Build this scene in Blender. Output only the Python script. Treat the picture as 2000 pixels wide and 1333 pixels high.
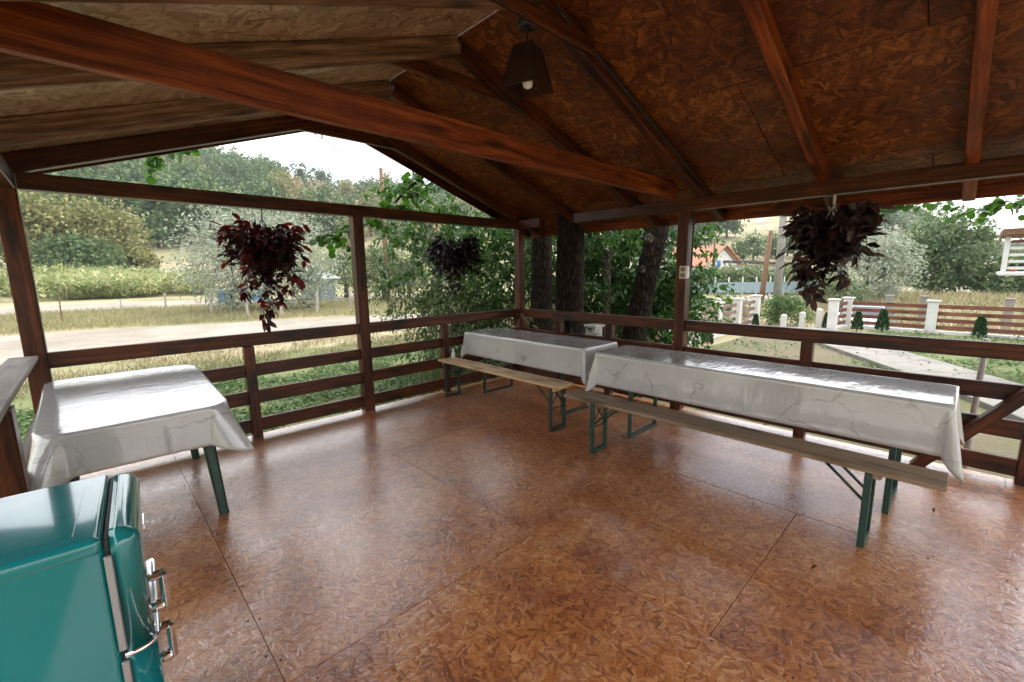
import bpy, bmesh, math, random
import numpy as np
from mathutils import Vector, Matrix, Euler
R = math.radians
rng = np.random.default_rng(7)
random.seed(7)
scene = bpy.context.scene
for o in list(bpy.data.objects): bpy.data.objects.remove(o)
COL = scene.collection

# ------------------------------------------------------------------ camera
YAW, PITCH, ROLL, FPX = R(43.783), R(8.991), R(-0.736), 855.8
cam_d = bpy.data.cameras.new('camera'); cam = bpy.data.objects.new('camera', cam_d); COL.objects.link(cam)
f = Vector((math.sin(YAW)*math.cos(PITCH), math.cos(YAW)*math.cos(PITCH), -math.sin(PITCH)))
r_ = Vector((math.cos(YAW), -math.sin(YAW), 0)); u_ = r_.cross(f)
r2 = math.cos(ROLL)*r_ + math.sin(ROLL)*u_; u2 = -math.sin(ROLL)*r_ + math.cos(ROLL)*u_
cam.matrix_world = Matrix(((r2.x, u2.x, -f.x, 0), (r2.y, u2.y, -f.y, 0), (r2.z, u2.z, -f.z, 1.55), (0, 0, 0, 1)))
cam_d.sensor_width = 36; cam_d.lens = FPX/2000*36; cam_d.clip_start = 0.02; cam_d.clip_end = 4000
scene.camera = cam

# ------------------------------------------------------------------ sky, sun, exposure
SUN_EL, SUN_AZ = R(60), R(80)          # azimuth from +Y towards +X
world = bpy.data.worlds.new('World'); scene.world = world; world.use_nodes = True
wn, wl = world.node_tree.nodes, world.node_tree.links; wn.clear()
wo = wn.new('ShaderNodeOutputWorld'); bg = wn.new('ShaderNodeBackground'); bg.inputs['Strength'].default_value = 0.12
sky = wn.new('ShaderNodeTexSky'); sky.sky_type = 'NISHITA'; sky.sun_disc = False
sky.sun_elevation = SUN_EL; sky.sun_rotation = SUN_AZ; sky.air_density = 1.0; sky.dust_density = 2.0; sky.ozone_density = 1.5
wtc = wn.new('ShaderNodeTexCoord'); wsep = wn.new('ShaderNodeSeparateXYZ'); wl.new(wtc.outputs['Generated'], wsep.inputs[0])
zmx = wn.new('ShaderNodeMath'); zmx.operation = 'MAXIMUM'; zmx.inputs[1].default_value = 0.06; wl.new(wsep.outputs['Z'], zmx.inputs[0])
dv = []
for ax in 'XY':
    d_ = wn.new('ShaderNodeMath'); d_.operation = 'DIVIDE'; wl.new(wsep.outputs[ax], d_.inputs[0]); wl.new(zmx.outputs[0], d_.inputs[1]); dv.append(d_)
wcmb = wn.new('ShaderNodeCombineXYZ'); wl.new(dv[0].outputs[0], wcmb.inputs[0]); wl.new(dv[1].outputs[0], wcmb.inputs[1])
cn = wn.new('ShaderNodeTexNoise'); cn.inputs['Scale'].default_value = 0.33; cn.inputs['Detail'].default_value = 8; cn.inputs['Roughness'].default_value = .58; cn.inputs['Distortion'].default_value = .5
wl.new(wcmb.outputs[0], cn.inputs['Vector'])
cr = wn.new('ShaderNodeValToRGB'); cr.color_ramp.elements[0].position = .36; cr.color_ramp.elements[1].position = .56
cr.color_ramp.elements[0].color = (.25, .25, .25, 1); cr.color_ramp.elements[1].color = (1, 1, 1, 1)
wl.new(cn.outputs['Fac'], cr.inputs[0])
wmx = wn.new('ShaderNodeMix'); wmx.data_type = 'RGBA'; wl.new(cr.outputs[0], wmx.inputs[0]); wl.new(sky.outputs[0], wmx.inputs[6])
wmx.inputs[7].default_value = (8.3, 8.3, 8.2, 1)
wl.new(wmx.outputs[2], bg.inputs['Color']); wl.new(bg.outputs[0], wo.inputs[0])

sun_d = bpy.data.lights.new('sun', 'SUN'); sun_d.energy = 1.1; sun_d.angle = R(25); sun_d.color = (1, .95, .87)
sun = bpy.data.objects.new('sun', sun_d); COL.objects.link(sun)
sd = Vector((math.sin(SUN_AZ)*math.cos(SUN_EL), math.cos(SUN_AZ)*math.cos(SUN_EL), math.sin(SUN_EL)))
sun.rotation_euler = sd.to_track_quat('Z', 'Y').to_euler(); sun.location = (0, 0, 30)

vs = scene.view_settings; vs.view_transform = 'Standard'; vs.look = 'None'; vs.gamma = 1; vs.use_curve_mapping = False
vs.exposure = 1.62
cy = scene.cycles; cy.use_denoising = True; cy.use_adaptive_sampling = True; cy.adaptive_threshold = .025; cy.max_bounces = 7; cy.diffuse_bounces = 4; cy.glossy_bounces = 3; cy.transparent_max_bounces = 8
cy.volume_bounces = 0; cy.volume_step_rate = 4; cy.sample_clamp_indirect = 6

# ------------------------------------------------------------------ helpers: objects
def link(o, parent=None, label=None, cat=None, group=None, kind=None):
    COL.objects.link(o)
    if parent is not None:
        o.parent = parent
        o.matrix_parent_inverse = parent_world(parent).inverted()
    return tag(o, label, cat, group, kind)
def tag(o, label=None, cat=None, group=None, kind=None):
    if label: o['label'] = label
    if cat: o['category'] = cat
    if group: o['group'] = group
    if kind: o['kind'] = kind
    return o
def parent_world(o):
    m = o.matrix_basis
    if o.parent is not None: m = parent_world(o.parent) @ o.matrix_parent_inverse @ m
    return m
def thing(name, label, cat, loc=(0, 0, 0), rz=0, group=None):
    o = bpy.data.objects.new(name, None); o.location = loc; o.rotation_euler = (0, 0, rz); o.empty_display_size = .1
    return link(o, None, label, cat, group)
def kids(o): return [c for c in bpy.data.objects if c.parent == o]
def copy_tree(o, parent=None):
    c = o.copy(); COL.objects.link(c)
    if parent is not None: c.parent = parent
    for ch in kids(o): copy_tree(ch, c)
    return c

class MB:
    """collects boxes, bars and tubes into one mesh"""
    def __init__(s): s.v = []; s.f = []; s.m = []; s.sm = []
    def add(s, vs_, fs, mi=0, smooth=False):
        b = len(s.v); s.v += [tuple(v) for v in vs_]
        for q in fs: s.f.append(tuple(b+i for i in q)); s.m.append(mi); s.sm.append(smooth)
        return s
    def box(s, c, d, mi=0, ch=0.0, rot=None):
        """chamfered box, centre c, size d"""
        hx, hy, hz = d[0]/2, d[1]/2, d[2]/2
        if ch <= 0:
            vs_ = [(x*hx, y*hy, z*hz) for z in (-1, 1) for y in (-1, 1) for x in (-1, 1)]
            fs = [(0, 2, 3, 1), (4, 5, 7, 6), (0, 1, 5, 4), (2, 6, 7, 3), (0, 4, 6, 2), (1, 3, 7, 5)]
        else:
            bm = bmesh.new(); bmesh.ops.create_cube(bm, size=1)
            for v in bm.verts: v.co = Vector((v.co.x*d[0], v.co.y*d[1], v.co.z*d[2]))
            bmesh.ops.bevel(bm, geom=list(bm.edges), offset=min(ch, min(d)*.45), segments=1 if ch < .012 else 3, profile=.5, affect='EDGES')
            bm.verts.index_update()
            vs_ = [tuple(v.co) for v in bm.verts]; fs = [[v.index for v in fc.verts] for fc in bm.faces]; bm.free()
        M = rot if rot is not None else Matrix.Identity(3); c = Vector(c)
        return s.add([M @ Vector(v) + c for v in vs_], fs, mi)
    def tube(s, pts, rad, n=8, mi=0, cap=True, smooth=True):
        pts = [Vector(p) for p in pts]
        if not hasattr(rad, '__len__'): rad = [rad]*len(pts)
        b = len(s.v); ref = None
        for i, p in enumerate(pts):
            t = (pts[min(i+1, len(pts)-1)] - pts[max(i-1, 0)]).normalized()
            if ref is None: ref = t.orthogonal().normalized()
            ref = (ref - t*ref.dot(t)).normalized(); bb = t.cross(ref)
            for k in range(n):
                a = 2*math.pi*k/n; s.v.append(tuple(p + (ref*math.cos(a)+bb*math.sin(a))*rad[i]))
        for i in range(len(pts)-1):
            for k in range(n):
                k2 = (k+1) % n
                s.f.append((b+i*n+k, b+i*n+k2, b+(i+1)*n+k2, b+(i+1)*n+k)); s.m.append(mi); s.sm.append(smooth)
        if cap:
            s.f.append(tuple(b+k for k in range(n))[::-1]); s.m.append(mi); s.sm.append(False)
            e = b+(len(pts)-1)*n; s.f.append(tuple(e+k for k in range(n))); s.m.append(mi); s.sm.append(False)
        return s
    def lathe(s, prof, c=(0, 0, 0), n=20, mi=0):
        b = len(s.v)
        for (r, z) in prof:
            for k in range(n):
                a = 2*math.pi*k/n; s.v.append((c[0]+r*math.cos(a), c[1]+r*math.sin(a), c[2]+z))
        for i in range(len(prof)-1):
            for k in range(n):
                k2 = (k+1) % n; s.f.append((b+i*n+k, b+i*n+k2, b+(i+1)*n+k2, b+(i+1)*n+k)); s.m.append(mi); s.sm.append(True)
        return s
    def mesh(s, name, mats):
        me = bpy.data.meshes.new(name); me.from_pydata(s.v, [], s.f); 
        for m in (mats if isinstance(mats, (list, tuple)) else [mats]): me.materials.append(m)
        me.polygons.foreach_set('material_index', s.m); me.polygons.foreach_set('use_smooth', s.sm); me.update()
        return me
    def build(s, name, mats, parent=None, label=None, cat=None, group=None, kind=None, at=None):
        """links as one object; the mesh is re-centred on 'at' (a world point)"""
        if at is not None:
            a = Vector(at); s.v = [tuple(Vector(v)-a) for v in s.v]
        o = bpy.data.objects.new(name, s.mesh(name, mats))
        if at is not None: o.location = at
        return link(o, parent, label, cat, group, kind)

def timber(name, p0, p1, w, h, mat, parent, up=(0, 0, 1), ch=.006, label=None, cat=None, group=None, round_bottom=False, cut0=None, cut1=None):
    """a beam from p0 to p1 (centre line); local X runs along it so that the grain does too"""
    p0, p1 = Vector(p0), Vector(p1); X = (p1-p0); L = X.length; X.normalize(); up = Vector(up)
    Y = up.cross(X).normalized(); Z = X.cross(Y)
    if round_bottom:
        sec = [(w/2-ch, h/2), (-w/2+ch, h/2), (-w/2, h/2-ch), (-w/2, -h/2+w*.42)]
        for k in range(1, 8):
            a = math.pi + math.pi*k/8; sec.append((w/2*math.cos(a), -h/2+w*.42+w*.42*math.sin(a)))
        sec += [(w/2, -h/2+w*.42), (w/2, h/2-ch)]
    else:
        sec = [(w/2-ch, h/2), (-w/2+ch, h/2), (-w/2, h/2-ch), (-w/2, -h/2+ch), (-w/2+ch, -h/2), (w/2-ch, -h/2), (w/2, -h/2+ch), (w/2, h/2-ch)]
    n = len(sec); nseg = max(1, int(L/.5)); vs_ = []; ph = rng.uniform(0, 6)
    for i in range(nseg+1):
        x = -L/2 + L*i/nseg; t = i/nseg
        wob = .0025*math.sin(ph+t*5) if nseg > 1 else 0
        for (y, z) in sec: vs_.append((x, y+wob, z+wob*.6))
    fs = []
    for i in range(nseg):
        for k in range(n):
            k2 = (k+1) % n; fs.append((i*n+k, i*n+k2, (i+1)*n+k2, (i+1)*n+k))
    fs.append(tuple(range(n))[::-1]); fs.append(tuple(nseg*n+k for k in range(n)))
    m = MB().add(vs_, fs); me = m.mesh(name, mat)
    if round_bottom:
        for p in me.polygons: p.use_smooth = abs(p.normal.z) < .999 and p.center.z < 0 and abs(p.normal.x) < .5
    o = bpy.data.objects.new(name, me)
    M = Matrix((X, Y, Z)).transposed().to_4x4(); M.translation = (p0+p1)/2
    o.matrix_basis = M
    return link(o, parent, label, cat, group)

# ------------------------------------------------------------------ helpers: materials
def newmat(name):
    m = bpy.data.materials.new(name); m.use_nodes = True; return m
class NT:
    def __init__(s, m): s.t = m.node_tree; s.b = s.t.nodes['Principled BSDF']; s.out = s.t.nodes['Material Output']
    def n(s, typ, ins=None, **kw):
        nd = s.t.nodes.new('ShaderNode'+typ)
        for k, v in kw.items(): setattr(nd, k, v)
        for k, v in (ins or {}).items(): s.put(nd.inputs[k], v)
        return nd
    def put(s, sock, v):
        if isinstance(v, bpy.types.NodeSocket): s.t.links.new(v, sock)
        elif isinstance(v, (tuple, list)) and sock.type == 'RGBA' and len(v) == 3: sock.default_value = (*v, 1)
        else: sock.default_value = v
    def math(s, op, a, b=0.0, c=None, clamp=False):
        nd = s.n('Math', {0: a, 1: b}, operation=op, use_clamp=clamp)
        if c is not None: s.put(nd.inputs[2], c)
        return nd.outputs[0]
    def mix(s, fac, a, b, mode='MIX'):
        nd = s.n('Mix', data_type='RGBA', blend_type=mode); s.put(nd.inputs[0], fac); s.put(nd.inputs[6], a); s.put(nd.inputs[7], b); return nd.outputs[2]
    def ramp(s, fac, stops, interp='LINEAR'):
        nd = s.n('ValToRGB'); cr_ = nd.color_ramp; cr_.interpolation = interp
        while len(cr_.elements) < len(stops): cr_.elements.new(.5)
        for e, (p, c) in zip(cr_.elements, stops):
            e.position = p; e.color = (*c, 1) if len(c) == 3 else c
        s.put(nd.inputs[0], fac); return nd.outputs[0]
    def coords(s, kind='Object', scale=(1, 1, 1), rnd=0.0):
        tc = s.n('TexCoord'); v = tc.outputs[kind]
        if rnd:
            oi = s.n('ObjectInfo'); a = s.n('VectorMath', operation='SCALE'); a.inputs[0].default_value = (rnd, rnd*.71, rnd*.37); s.put(a.inputs['Scale'], oi.outputs['Random'])
            v = s.n('VectorMath', {0: v, 1: a.outputs[0]}, operation='ADD').outputs[0]
        return s.n('Mapping', {'Vector': v, 'Scale': scale}).outputs[0]
    def noise(s, v, scale, detail=4, rough=.55, dist=0.0, color=False):
        nd = s.n('TexNoise', {'Vector': v, 'Scale': scale, 'Detail': detail, 'Roughness': rough, 'Distortion': dist}); return nd.outputs['Color' if color else 'Fac']
    def noise2(s, v, scale, detail=4, rough=.55, dist=0.0, color=False):
        nd = s.n('TexNoise', {'Vector': v, 'Scale': scale, 'Detail': min(detail, 4), 'Roughness': rough, 'Distortion': dist}, noise_dimensions='2D'); return nd.outputs['Color' if color else 'Fac']
    def bump(s, h, strength, dist=.01):
        s.put(s.b.inputs['Normal'], s.n('Bump', {'Height': h, 'Strength': strength, 'Distance': dist}).outputs[0])
    def set(s, **kw):
        for k, v in kw.items(): s.put(s.b.inputs[k.replace('_', ' ')], v)

def mat_wood(name, dark, mid, light, rough=.38, coat=.0, bump=.25, knots=True, weather=0.0, spec=.28):
    m = newmat(name); t = NT(m)
    v = t.coords('Object', (1, 1, 1), 31)
    warp = t.noise(t.n('Mapping', {'Vector': v, 'Scale': (1.2, 5, 5)}).outputs[0], 1.0, 2, .5, color=True)
    vw = t.n('VectorMath', {0: v, 1: t.n('VectorMath', {0: warp, 1: (0, .05, .05)}, operation='MULTIPLY').outputs[0]}, operation='ADD').outputs[0]
    g1 = t.noise(t.n('Mapping', {'Vector': vw, 'Scale': (1.6, 34, 34)}).outputs[0], 1.0, 4, .6, .4)
    g2 = t.noise(t.n('Mapping', {'Vector': vw, 'Scale': (6, 170, 170)}).outputs[0], 1.0, 3, .6)
    big = t.noise(v, 2.2, 3, .6)
    fac = t.math('ADD', t.math('MULTIPLY', g1, .75), t.math('MULTIPLY', g2, .25))
    col = t.ramp(fac, [(.36, dark), (.5, mid), (.64, light)])
    col = t.mix(t.ramp(big, [(.35, (.85,)*3), (.6, (0,)*3)]), col, t.mix(.55, col, dark))
    if knots:
        kv = t.n('TexVoronoi', {'Vector': t.n('Mapping', {'Vector': v, 'Scale': (2.3, 7, 7)}).outputs[0], 'Scale': 1.0})
        kn = t.ramp(kv.outputs['Distance'], [(.12, (1, 1, 1)), (.34, (0, 0, 0))])
        col = t.mix(t.math('MULTIPLY', kn, .75), col, tuple(c*.3 for c in dark))
    if weather:
        wmask = t.ramp(t.noise(t.n('Mapping', {'Vector': v, 'Scale': (1.5, 12, 12)}).outputs[0], 1.5, 5, .65), [(.45, (0,)*3), (.7, (1,)*3)])
        col = t.mix(t.math('MULTIPLY', wmask, weather), col, (.30, .26, .21))
    t.set(Base_Color=col, Roughness=t.math('ADD', rough, t.math('MULTIPLY', t.math('SUBTRACT', g1, .5), .3)), Coat_Weight=coat, Coat_Roughness=.25, Specular_IOR_Level=spec)
    t.bump(fac, bump, .004); return m

def mat_osb(name, cols, rough=.3, coat=0.0, bump=.5, stain=None, size=1.0, seed=0.0, coat_ior=1.5, spec=.35, crev_k=.45, scuff=.0):
    """oriented strand board: layers of single turned rectangular flakes lying over each other"""
    m = newmat(name); t = NT(m)
    v0 = t.coords('Object', (1, 1, 1), 53)
    v0 = t.n('VectorMath', {0: v0, 1: (seed, seed*1.3, 0)}, operation='ADD').outputs[0]
    flat = t.n('VectorMath', {0: v0, 1: (1, 1, 0)}, operation='MULTIPLY').outputs[0]
    wob = t.noise2(flat, 16/size, 2, .5, color=True)
    vw = t.n('VectorMath', {0: flat, 1: t.n('VectorMath', {0: wob, 1: (.010*size, .010*size, 0)}, operation='MULTIPLY').outputs[0]}, operation='ADD').outputs[0]
    rot0 = t.n('VectorRotate', {'Vector': vw, 'Angle': .7}, rotation_type='Z_AXIS').outputs[0]
    lv = rot0; val = t.noise2(t.n('Mapping', {'Vector': rot0, 'Scale': (9/size, 60/size, 1)}).outputs[0], 1.0, 2, .5); ed = t.math('MULTIPLY', val, 0.0)
    def mixf(fac, a, b):
        nd = t.n('Mix', data_type='FLOAT'); t.put(nd.inputs[0], fac); t.put(nd.inputs[2], a); t.put(nd.inputs[3], b); return nd.outputs[0]
    for k, sc in enumerate((7.0, 8.2, 9.5, 11.0, 13.0, 16.0, 20.0)):
        sc = sc/size
        off = t.n('VectorMath', {0: vw, 1: (3.17*k, 1.73*k, 0)}, operation='ADD').outputs[0]
        vo = t.n('TexVoronoi', {'Vector': off, 'Scale': sc}, voronoi_dimensions='2D')
        loc = t.n('VectorMath', {0: off, 1: vo.outputs['Position']}, operation='SUBTRACT').outputs[0]
        cc = t.n('SeparateColor', {0: vo.outputs['Color']})
        rt = t.n('VectorRotate', {'Vector': loc, 'Angle': t.math('MULTIPLY', cc.outputs[0], 6.283)}, rotation_type='Z_AXIS').outputs[0]
        xyz = t.n('SeparateXYZ', {0: rt})
        dx = t.math('MULTIPLY', t.math('ABSOLUTE', xyz.outputs[0]), sc/.66)
        dy = t.math('DIVIDE', t.math('MULTIPLY', t.math('ABSOLUTE', xyz.outputs[1]), sc), t.math('ADD', t.math('MULTIPLY', cc.outputs[1], .13), .045))
        mm = t.math('MAXIMUM', dx, dy); mask = t.math('LESS_THAN', mm, 1.0)
        val = mixf(mask, val, cc.outputs[2])
        ed = mixf(mask, ed, t.math('POWER', t.math('MINIMUM', mm, 1.0), 6.0))
        shift = t.n('VectorMath', {0: rt, 1: (k*.37, k*.61, 0)}, operation='ADD').outputs[0]
        nd = t.n('Mix', data_type='VECTOR'); t.put(nd.inputs[0], mask); t.put(nd.inputs[4], lv); t.put(nd.inputs[5], shift); lv = nd.outputs[1]
    gr = t.noise2(t.n('Mapping', {'Vector': lv, 'Scale': (16/size, 260/size, 1)}).outputs[0], 1.0, 3, .6)
    big = t.noise2(flat, 1.5, 4, .6); fine = t.noise2(flat, 90, 3, .7)
    val2 = t.math('ADD', t.math('ADD', t.math('MULTIPLY', val, .62), t.math('MULTIPLY', gr, .42)), t.math('MULTIPLY', t.math('SUBTRACT', big, .5), .85))
    col = t.ramp(val2, [(.08, cols[0]), (.42, cols[1]), (.66, cols[2]), (.98, cols[3])])
    crev = t.math('MULTIPLY', ed, t.ramp(fine, [(.35, (0,)*3), (.6, (1,)*3)]))
    col = t.mix(t.math('MULTIPLY', crev, crev_k), col, tuple(c*.30 for c in cols[0]))  # shadow along the flake edges, darkened in the colour
    if stain:
        s1 = t.ramp(t.noise2(flat, 1.1, 4, .65, .8), [(.48, (0,)*3), (.70, (1,)*3)])
        col = t.mix(t.math('MULTIPLY', s1, .8), col, t.mix(.6, col, stain))
        sc1 = t.ramp(t.noise2(t.n('Mapping', {'Vector': flat, 'Rotation': (0, 0, .5), 'Scale': (.8, 2.6, 1)}).outputs[0], 1.7, 4, .7), [(.52, (0,)*3), (.72, (1,)*3)])
        col = t.mix(t.math('MULTIPLY', sc1, scuff), col, (.46, .33, .27))
        s2 = t.ramp(t.noise2(flat, 6.0, 4, .75), [(.60, (0,)*3), (.70, (1,)*3)])
        col = t.mix(t.math('MULTIPLY', s2, .38), col, stain)
        sp = t.ramp(t.noise2(flat, 34.0, 3, .75), [(.70, (0,)*3), (.76, (1,)*3)])
        col = t.mix(t.math('MULTIPLY', sp, .6), col, tuple(c*.35 for c in stain))
    h = t.math('SUBTRACT', t.math('ADD', t.math('ADD', t.math('MULTIPLY', val, .7), t.math('MULTIPLY', gr, .5)), t.math('MULTIPLY', fine, .25)), t.math('MULTIPLY', ed, .5))
    rg = t.math('ADD', rough, t.math('MULTIPLY', t.math('SUBTRACT', t.noise2(flat, 3.5, 4, .6), .5), .35))
    cg = t.math('ADD', .05, t.math('MULTIPLY', t.noise2(flat, 2.3, 4, .65), .17))
    t.set(Base_Color=col, Roughness=rg, Coat_Weight=coat, Coat_Roughness=cg, Coat_IOR=coat_ior, Specular_IOR_Level=spec)
    bn = t.n('Bump', {'Height': h, 'Strength': bump, 'Distance': .0035}).outputs[0]
    t.put(t.b.inputs['Normal'], bn)
    if coat: t.put(t.b.inputs['Coat Normal'], t.n('Bump', {'Height': h, 'Strength': bump*.5, 'Distance': .0035}).outputs[0])
    return m

def mat_plain(name, col, rough=.5, metal=0.0, var=.0, vscale=8, bump=0.0, bscale=40, coat=0.0, spec=None):
    m = newmat(name); t = NT(m); c = col
    v = t.coords('Object', (1, 1, 1), 11)
    if var:
        n_ = t.noise(v, vscale, 5, .62); c = t.mix(t.ramp(n_, [(.3, (0,)*3), (.7, (1,)*3)]), tuple(x*(1-var) for x in col), tuple(min(1, x*(1+var*.6)) for x in col))
    t.set(Base_Color=c, Roughness=rough, Metallic=metal, Coat_Weight=coat, Coat_Roughness=.05)
    if spec is not None: t.set(Specular_IOR_Level=spec)
    if bump: t.bump(t.noise(v, bscale, 5, .6), bump, .01)
    return m

def mat_leaf(name, cols, trans=.35, rough=.45, tcol=None, objrand=False, stripe=None):
    m = newmat(name); t = NT(m)
    if objrand: rv = t.n('ObjectInfo').outputs['Random']
    else: rv = t.n('NewGeometry').outputs['Random Per Island']
    pos = t.n('NewGeometry').outputs['Position']
    nz = t.noise(pos, .35 if not objrand else 3, 2, .5)
    fac = t.math('ADD', t.math('MULTIPLY', rv, .6), t.math('MULTIPLY', nz, .4))
    k = len(cols); col = t.ramp(fac, [(.22+.56*i/(k-1), c) for i, c in enumerate(cols)])
    if stripe:
        y = t.n('SeparateXYZ', {0: t.n('TexCoord').outputs['Object']}).outputs[1]
        ay = t.math('ABSOLUTE', y)
        band = t.math('MULTIPLY', t.math('GREATER_THAN', ay, stripe[1]), t.math('LESS_THAN', ay, stripe[2]))
        col = t.mix(t.math('MULTIPLY', band, .8), col, stripe[0])
    t.set(Base_Color=col, Roughness=rough)
    tr = t.n('BsdfTranslucent', {'Color': t.mix(1.0, col, tcol, 'MULTIPLY') if tcol else col})
    ms = t.n('MixShader', {0: trans, 1: t.b.outputs[0], 2: tr.outputs[0]})
    t.t.links.new(ms.outputs[0], t.out.inputs[0]); return m

M = {}
M['stain'] = mat_wood('stained_timber', (.016, .0045, .002), (.074, .0175, .004), (.165, .044, .0085), .38, .0)
M['beam'] = mat_wood('tie_beam_timber', (.045, .009, .002), (.20, .037, .005), (.34, .080, .010), .45, .0)
M['log'] = mat_wood('log_timber', (.060, .022, .009), (.20, .095, .045), (.38, .22, .125), .5, .15)  # left rafters' reflected sheen put into pale colours; also pale brace wood
M['rawwood'] = mat_wood('bench_pine', (.40, .235, .11), (.60, .40, .21), (.72, .52, .30), .5, .05, .2)
M['oldwood'] = mat_wood('weathered_plank', (.14, .085, .045), (.26, .175, .10), (.36, .26, .165), .55, .05, .3, weather=.5)
M['greywood'] = mat_wood('grey_plank', (.16, .13, .11), (.27, .235, .205), (.38, .34, .30), .6, .0, .4, weather=.6)
M['osb_floor'] = mat_osb('osb_floor', ((.18, .048, .012), (.43, .140, .036), (.55, .215, .062), (.72, .39, .165)), .36, 1.0, .5, (.17, .030, .014), .80, 0.0, 2.2, scuff=.22)
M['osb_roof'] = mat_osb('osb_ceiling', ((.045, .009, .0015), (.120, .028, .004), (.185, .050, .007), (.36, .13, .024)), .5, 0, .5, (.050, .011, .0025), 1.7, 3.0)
M['osb_left'] = mat_osb('osb_ceiling_sheen', ((.15, .075, .036), (.40, .235, .125), (.54, .35, .21), (.70, .50, .34)), .45, .4, .5, (.22, .11, .05), 1.7, 5.0)  # same boards as the right slope, varnish sheen painted in as paler colour
M['darkmetal'] = mat_plain('dark_green_metal', (.008, .022, .016), .38, .0, .3, 30)
M['greenmetal'] = mat_plain('green_metal', (.005, .042, .026), .40, .0, .35, 25)
M['greenplastic'] = mat_plain('green_plastic', (.006, .035, .022), .42, 0, .15, 20, .05, 200)
M['black'] = mat_plain('black_plastic', (.012, .012, .012), .35)
M['chrome'] = mat_plain('chrome', (.82, .82, .84), .07, 1.0)
M['gasket'] = mat_plain('rubber_gasket', (.015, .02, .02), .5)
M['teal'] = mat_plain('turquoise_enamel', (.004, .19, .205), .12, 0, .0, coat=1.0)
M['trim'] = mat_plain('grey_trim', (.40, .43, .45), .28, .7)
M['whitepl'] = mat_plain('white_plastic', (.75, .74, .71), .35)
M['bulb'] = mat_plain('opal_glass', (.86, .86, .83), .18)
M['shade'] = mat_plain('dark_stick_wood', (.038, .012, .005), .5, 0, .4, 20)
M['render'] = mat_plain('white_render', (.66, .65, .62), .85, 0, .12, 3, .2, 60)
M['capstone'] = mat_plain('concrete_cap', (.58, .57, .54), .85, 0, .15, 6, .25, 60)
M['conc'] = mat_plain('concrete', (.25, .235, .21), .9, 0, .28, 2.5, .3, 30)
M['slat'] = mat_wood('fence_slat', (.10, .035, .022), (.20, .075, .048), (.28, .115, .075), .6, 0, .2)
M['slatpale'] = mat_wood('fence_slat_weathered', (.17, .10, .085), (.27, .175, .155), (.36, .25, .225), .65, 0, .2)
M['fencewood'] = mat_wood('grey_fence_post', (.26, .23, .20), (.40, .36, .32), (.52, .48, .43), .8, 0, .4, False)
M['pole'] = mat_wood('pole_wood', (.11, .060, .035), (.22, .125, .075), (.30, .18, .115), .8, 0, .4, False)
M['bark'] = None
def mat_bark(name, a, b):
    m = newmat(name); t = NT(m); v = t.coords('Object', (1, 1, 1), 9)
    st = t.n('Mapping', {'Vector': v, 'Scale': (27, 27, 6.5)}).outputs[0]
    ds = t.n('VectorMath', {0: st, 1: t.n('VectorMath', {0: t.noise(v, 9, 3, .6, color=True), 1: (1.2, 1.2, .6)}, operation='MULTIPLY').outputs[0]}, operation='ADD').outputs[0]
    vo = t.n('TexVoronoi', {'Vector': ds, 'Scale': 1.0}, feature='DISTANCE_TO_EDGE').outputs['Distance']
    fn = t.noise(v, 45, 5, .65); h = t.math('ADD', t.math('MULTIPLY', t.math('MINIMUM', vo, .35), 2.0), t.math('MULTIPLY', fn, .3))
    t.set(Base_Color=t.ramp(h, [(.1, tuple(c*.35 for c in a)), (.45, a), (.9, b)]), Roughness=.9, Specular_IOR_Level=.1)
    t.bump(h, 1.0, .03); return m
M['bark'] = mat_bark('dark_bark', (.022, .016, .012), (.060, .045, .034))
M['bark2'] = mat_bark('grey_bark', (.09, .075, .06), (.24, .21, .18))
M['soil'] = mat_plain('soil', (.10, .065, .04), .9)
# leaves
M['leaf_dark'] = mat_leaf('walnut_leaf', ((.016, .050, .012), (.040, .105, .020), (.095, .185, .036)), .38, .4, (1.3, 1.4, .7))
M['leaf_lin'] = mat_leaf('linden_leaf', ((.030, .085, .014), (.050, .125, .022), (.085, .170, .030)), .42, .4, (1.3, 1.5, .6), True)
M['leaf_lin_s'] = mat_leaf('linden_crown_leaf', ((.030, .085, .014), (.050, .125, .022), (.085, .170, .030)), .42, .4, (1.3, 1.5, .6))
M['leaf_wil'] = mat_leaf('willow_leaf', ((.20, .25, .175), (.31, .35, .26), (.44, .47, .37)), .3, .5)
M['leaf_for'] = mat_leaf('forest_leaf', ((.040, .090, .034), (.085, .155, .050), (.155, .22, .075)), .3, .6)
M['leaf_for2'] = mat_leaf('forest_leaf_yellow', ((.13, .15, .045), (.23, .235, .075), (.33, .31, .12)), .3, .6)
M['leaf_for3'] = mat_leaf('forest_leaf_dry', ((.24, .18, .10), (.34, .265, .15), (.44, .36, .22)), .3, .6)
M['leaf_app'] = mat_leaf('apple_leaf', ((.08, .125, .05), (.13, .18, .07), (.20, .24, .11)), .3, .5)
M['leaf_yard'] = mat_leaf('yard_tree_leaf_hazed', ((.060, .115, .045), (.115, .185, .065), (.19, .26, .10)), .3, .55)  # greens lightened in the colour for haze beyond the fence
M['leaf_far'] = mat_leaf('ridge_tree_leaf_hazed', ((.13, .19, .11), (.20, .265, .15), (.29, .345, .20)), .3, .6)  # haze over the ridge put into these pale greens
M['leaf_thuja'] = mat_leaf('thuja_leaf', ((.010, .040, .012), (.022, .075, .020), (.045, .11, .03)), .15, .6)
M['leaf_red'] = mat_leaf('dark_red_leaf', ((.018, .007, .006), (.07, .014, .012), (.14, .022, .016)), .38, .42, (2.4, .75, .6), True)
M['leaf_dkpurple'] = mat_leaf('dark_purple_leaf', ((.010, .008, .009), (.018, .012, .014), (.030, .016, .018)), .15, .4, None, True)
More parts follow.
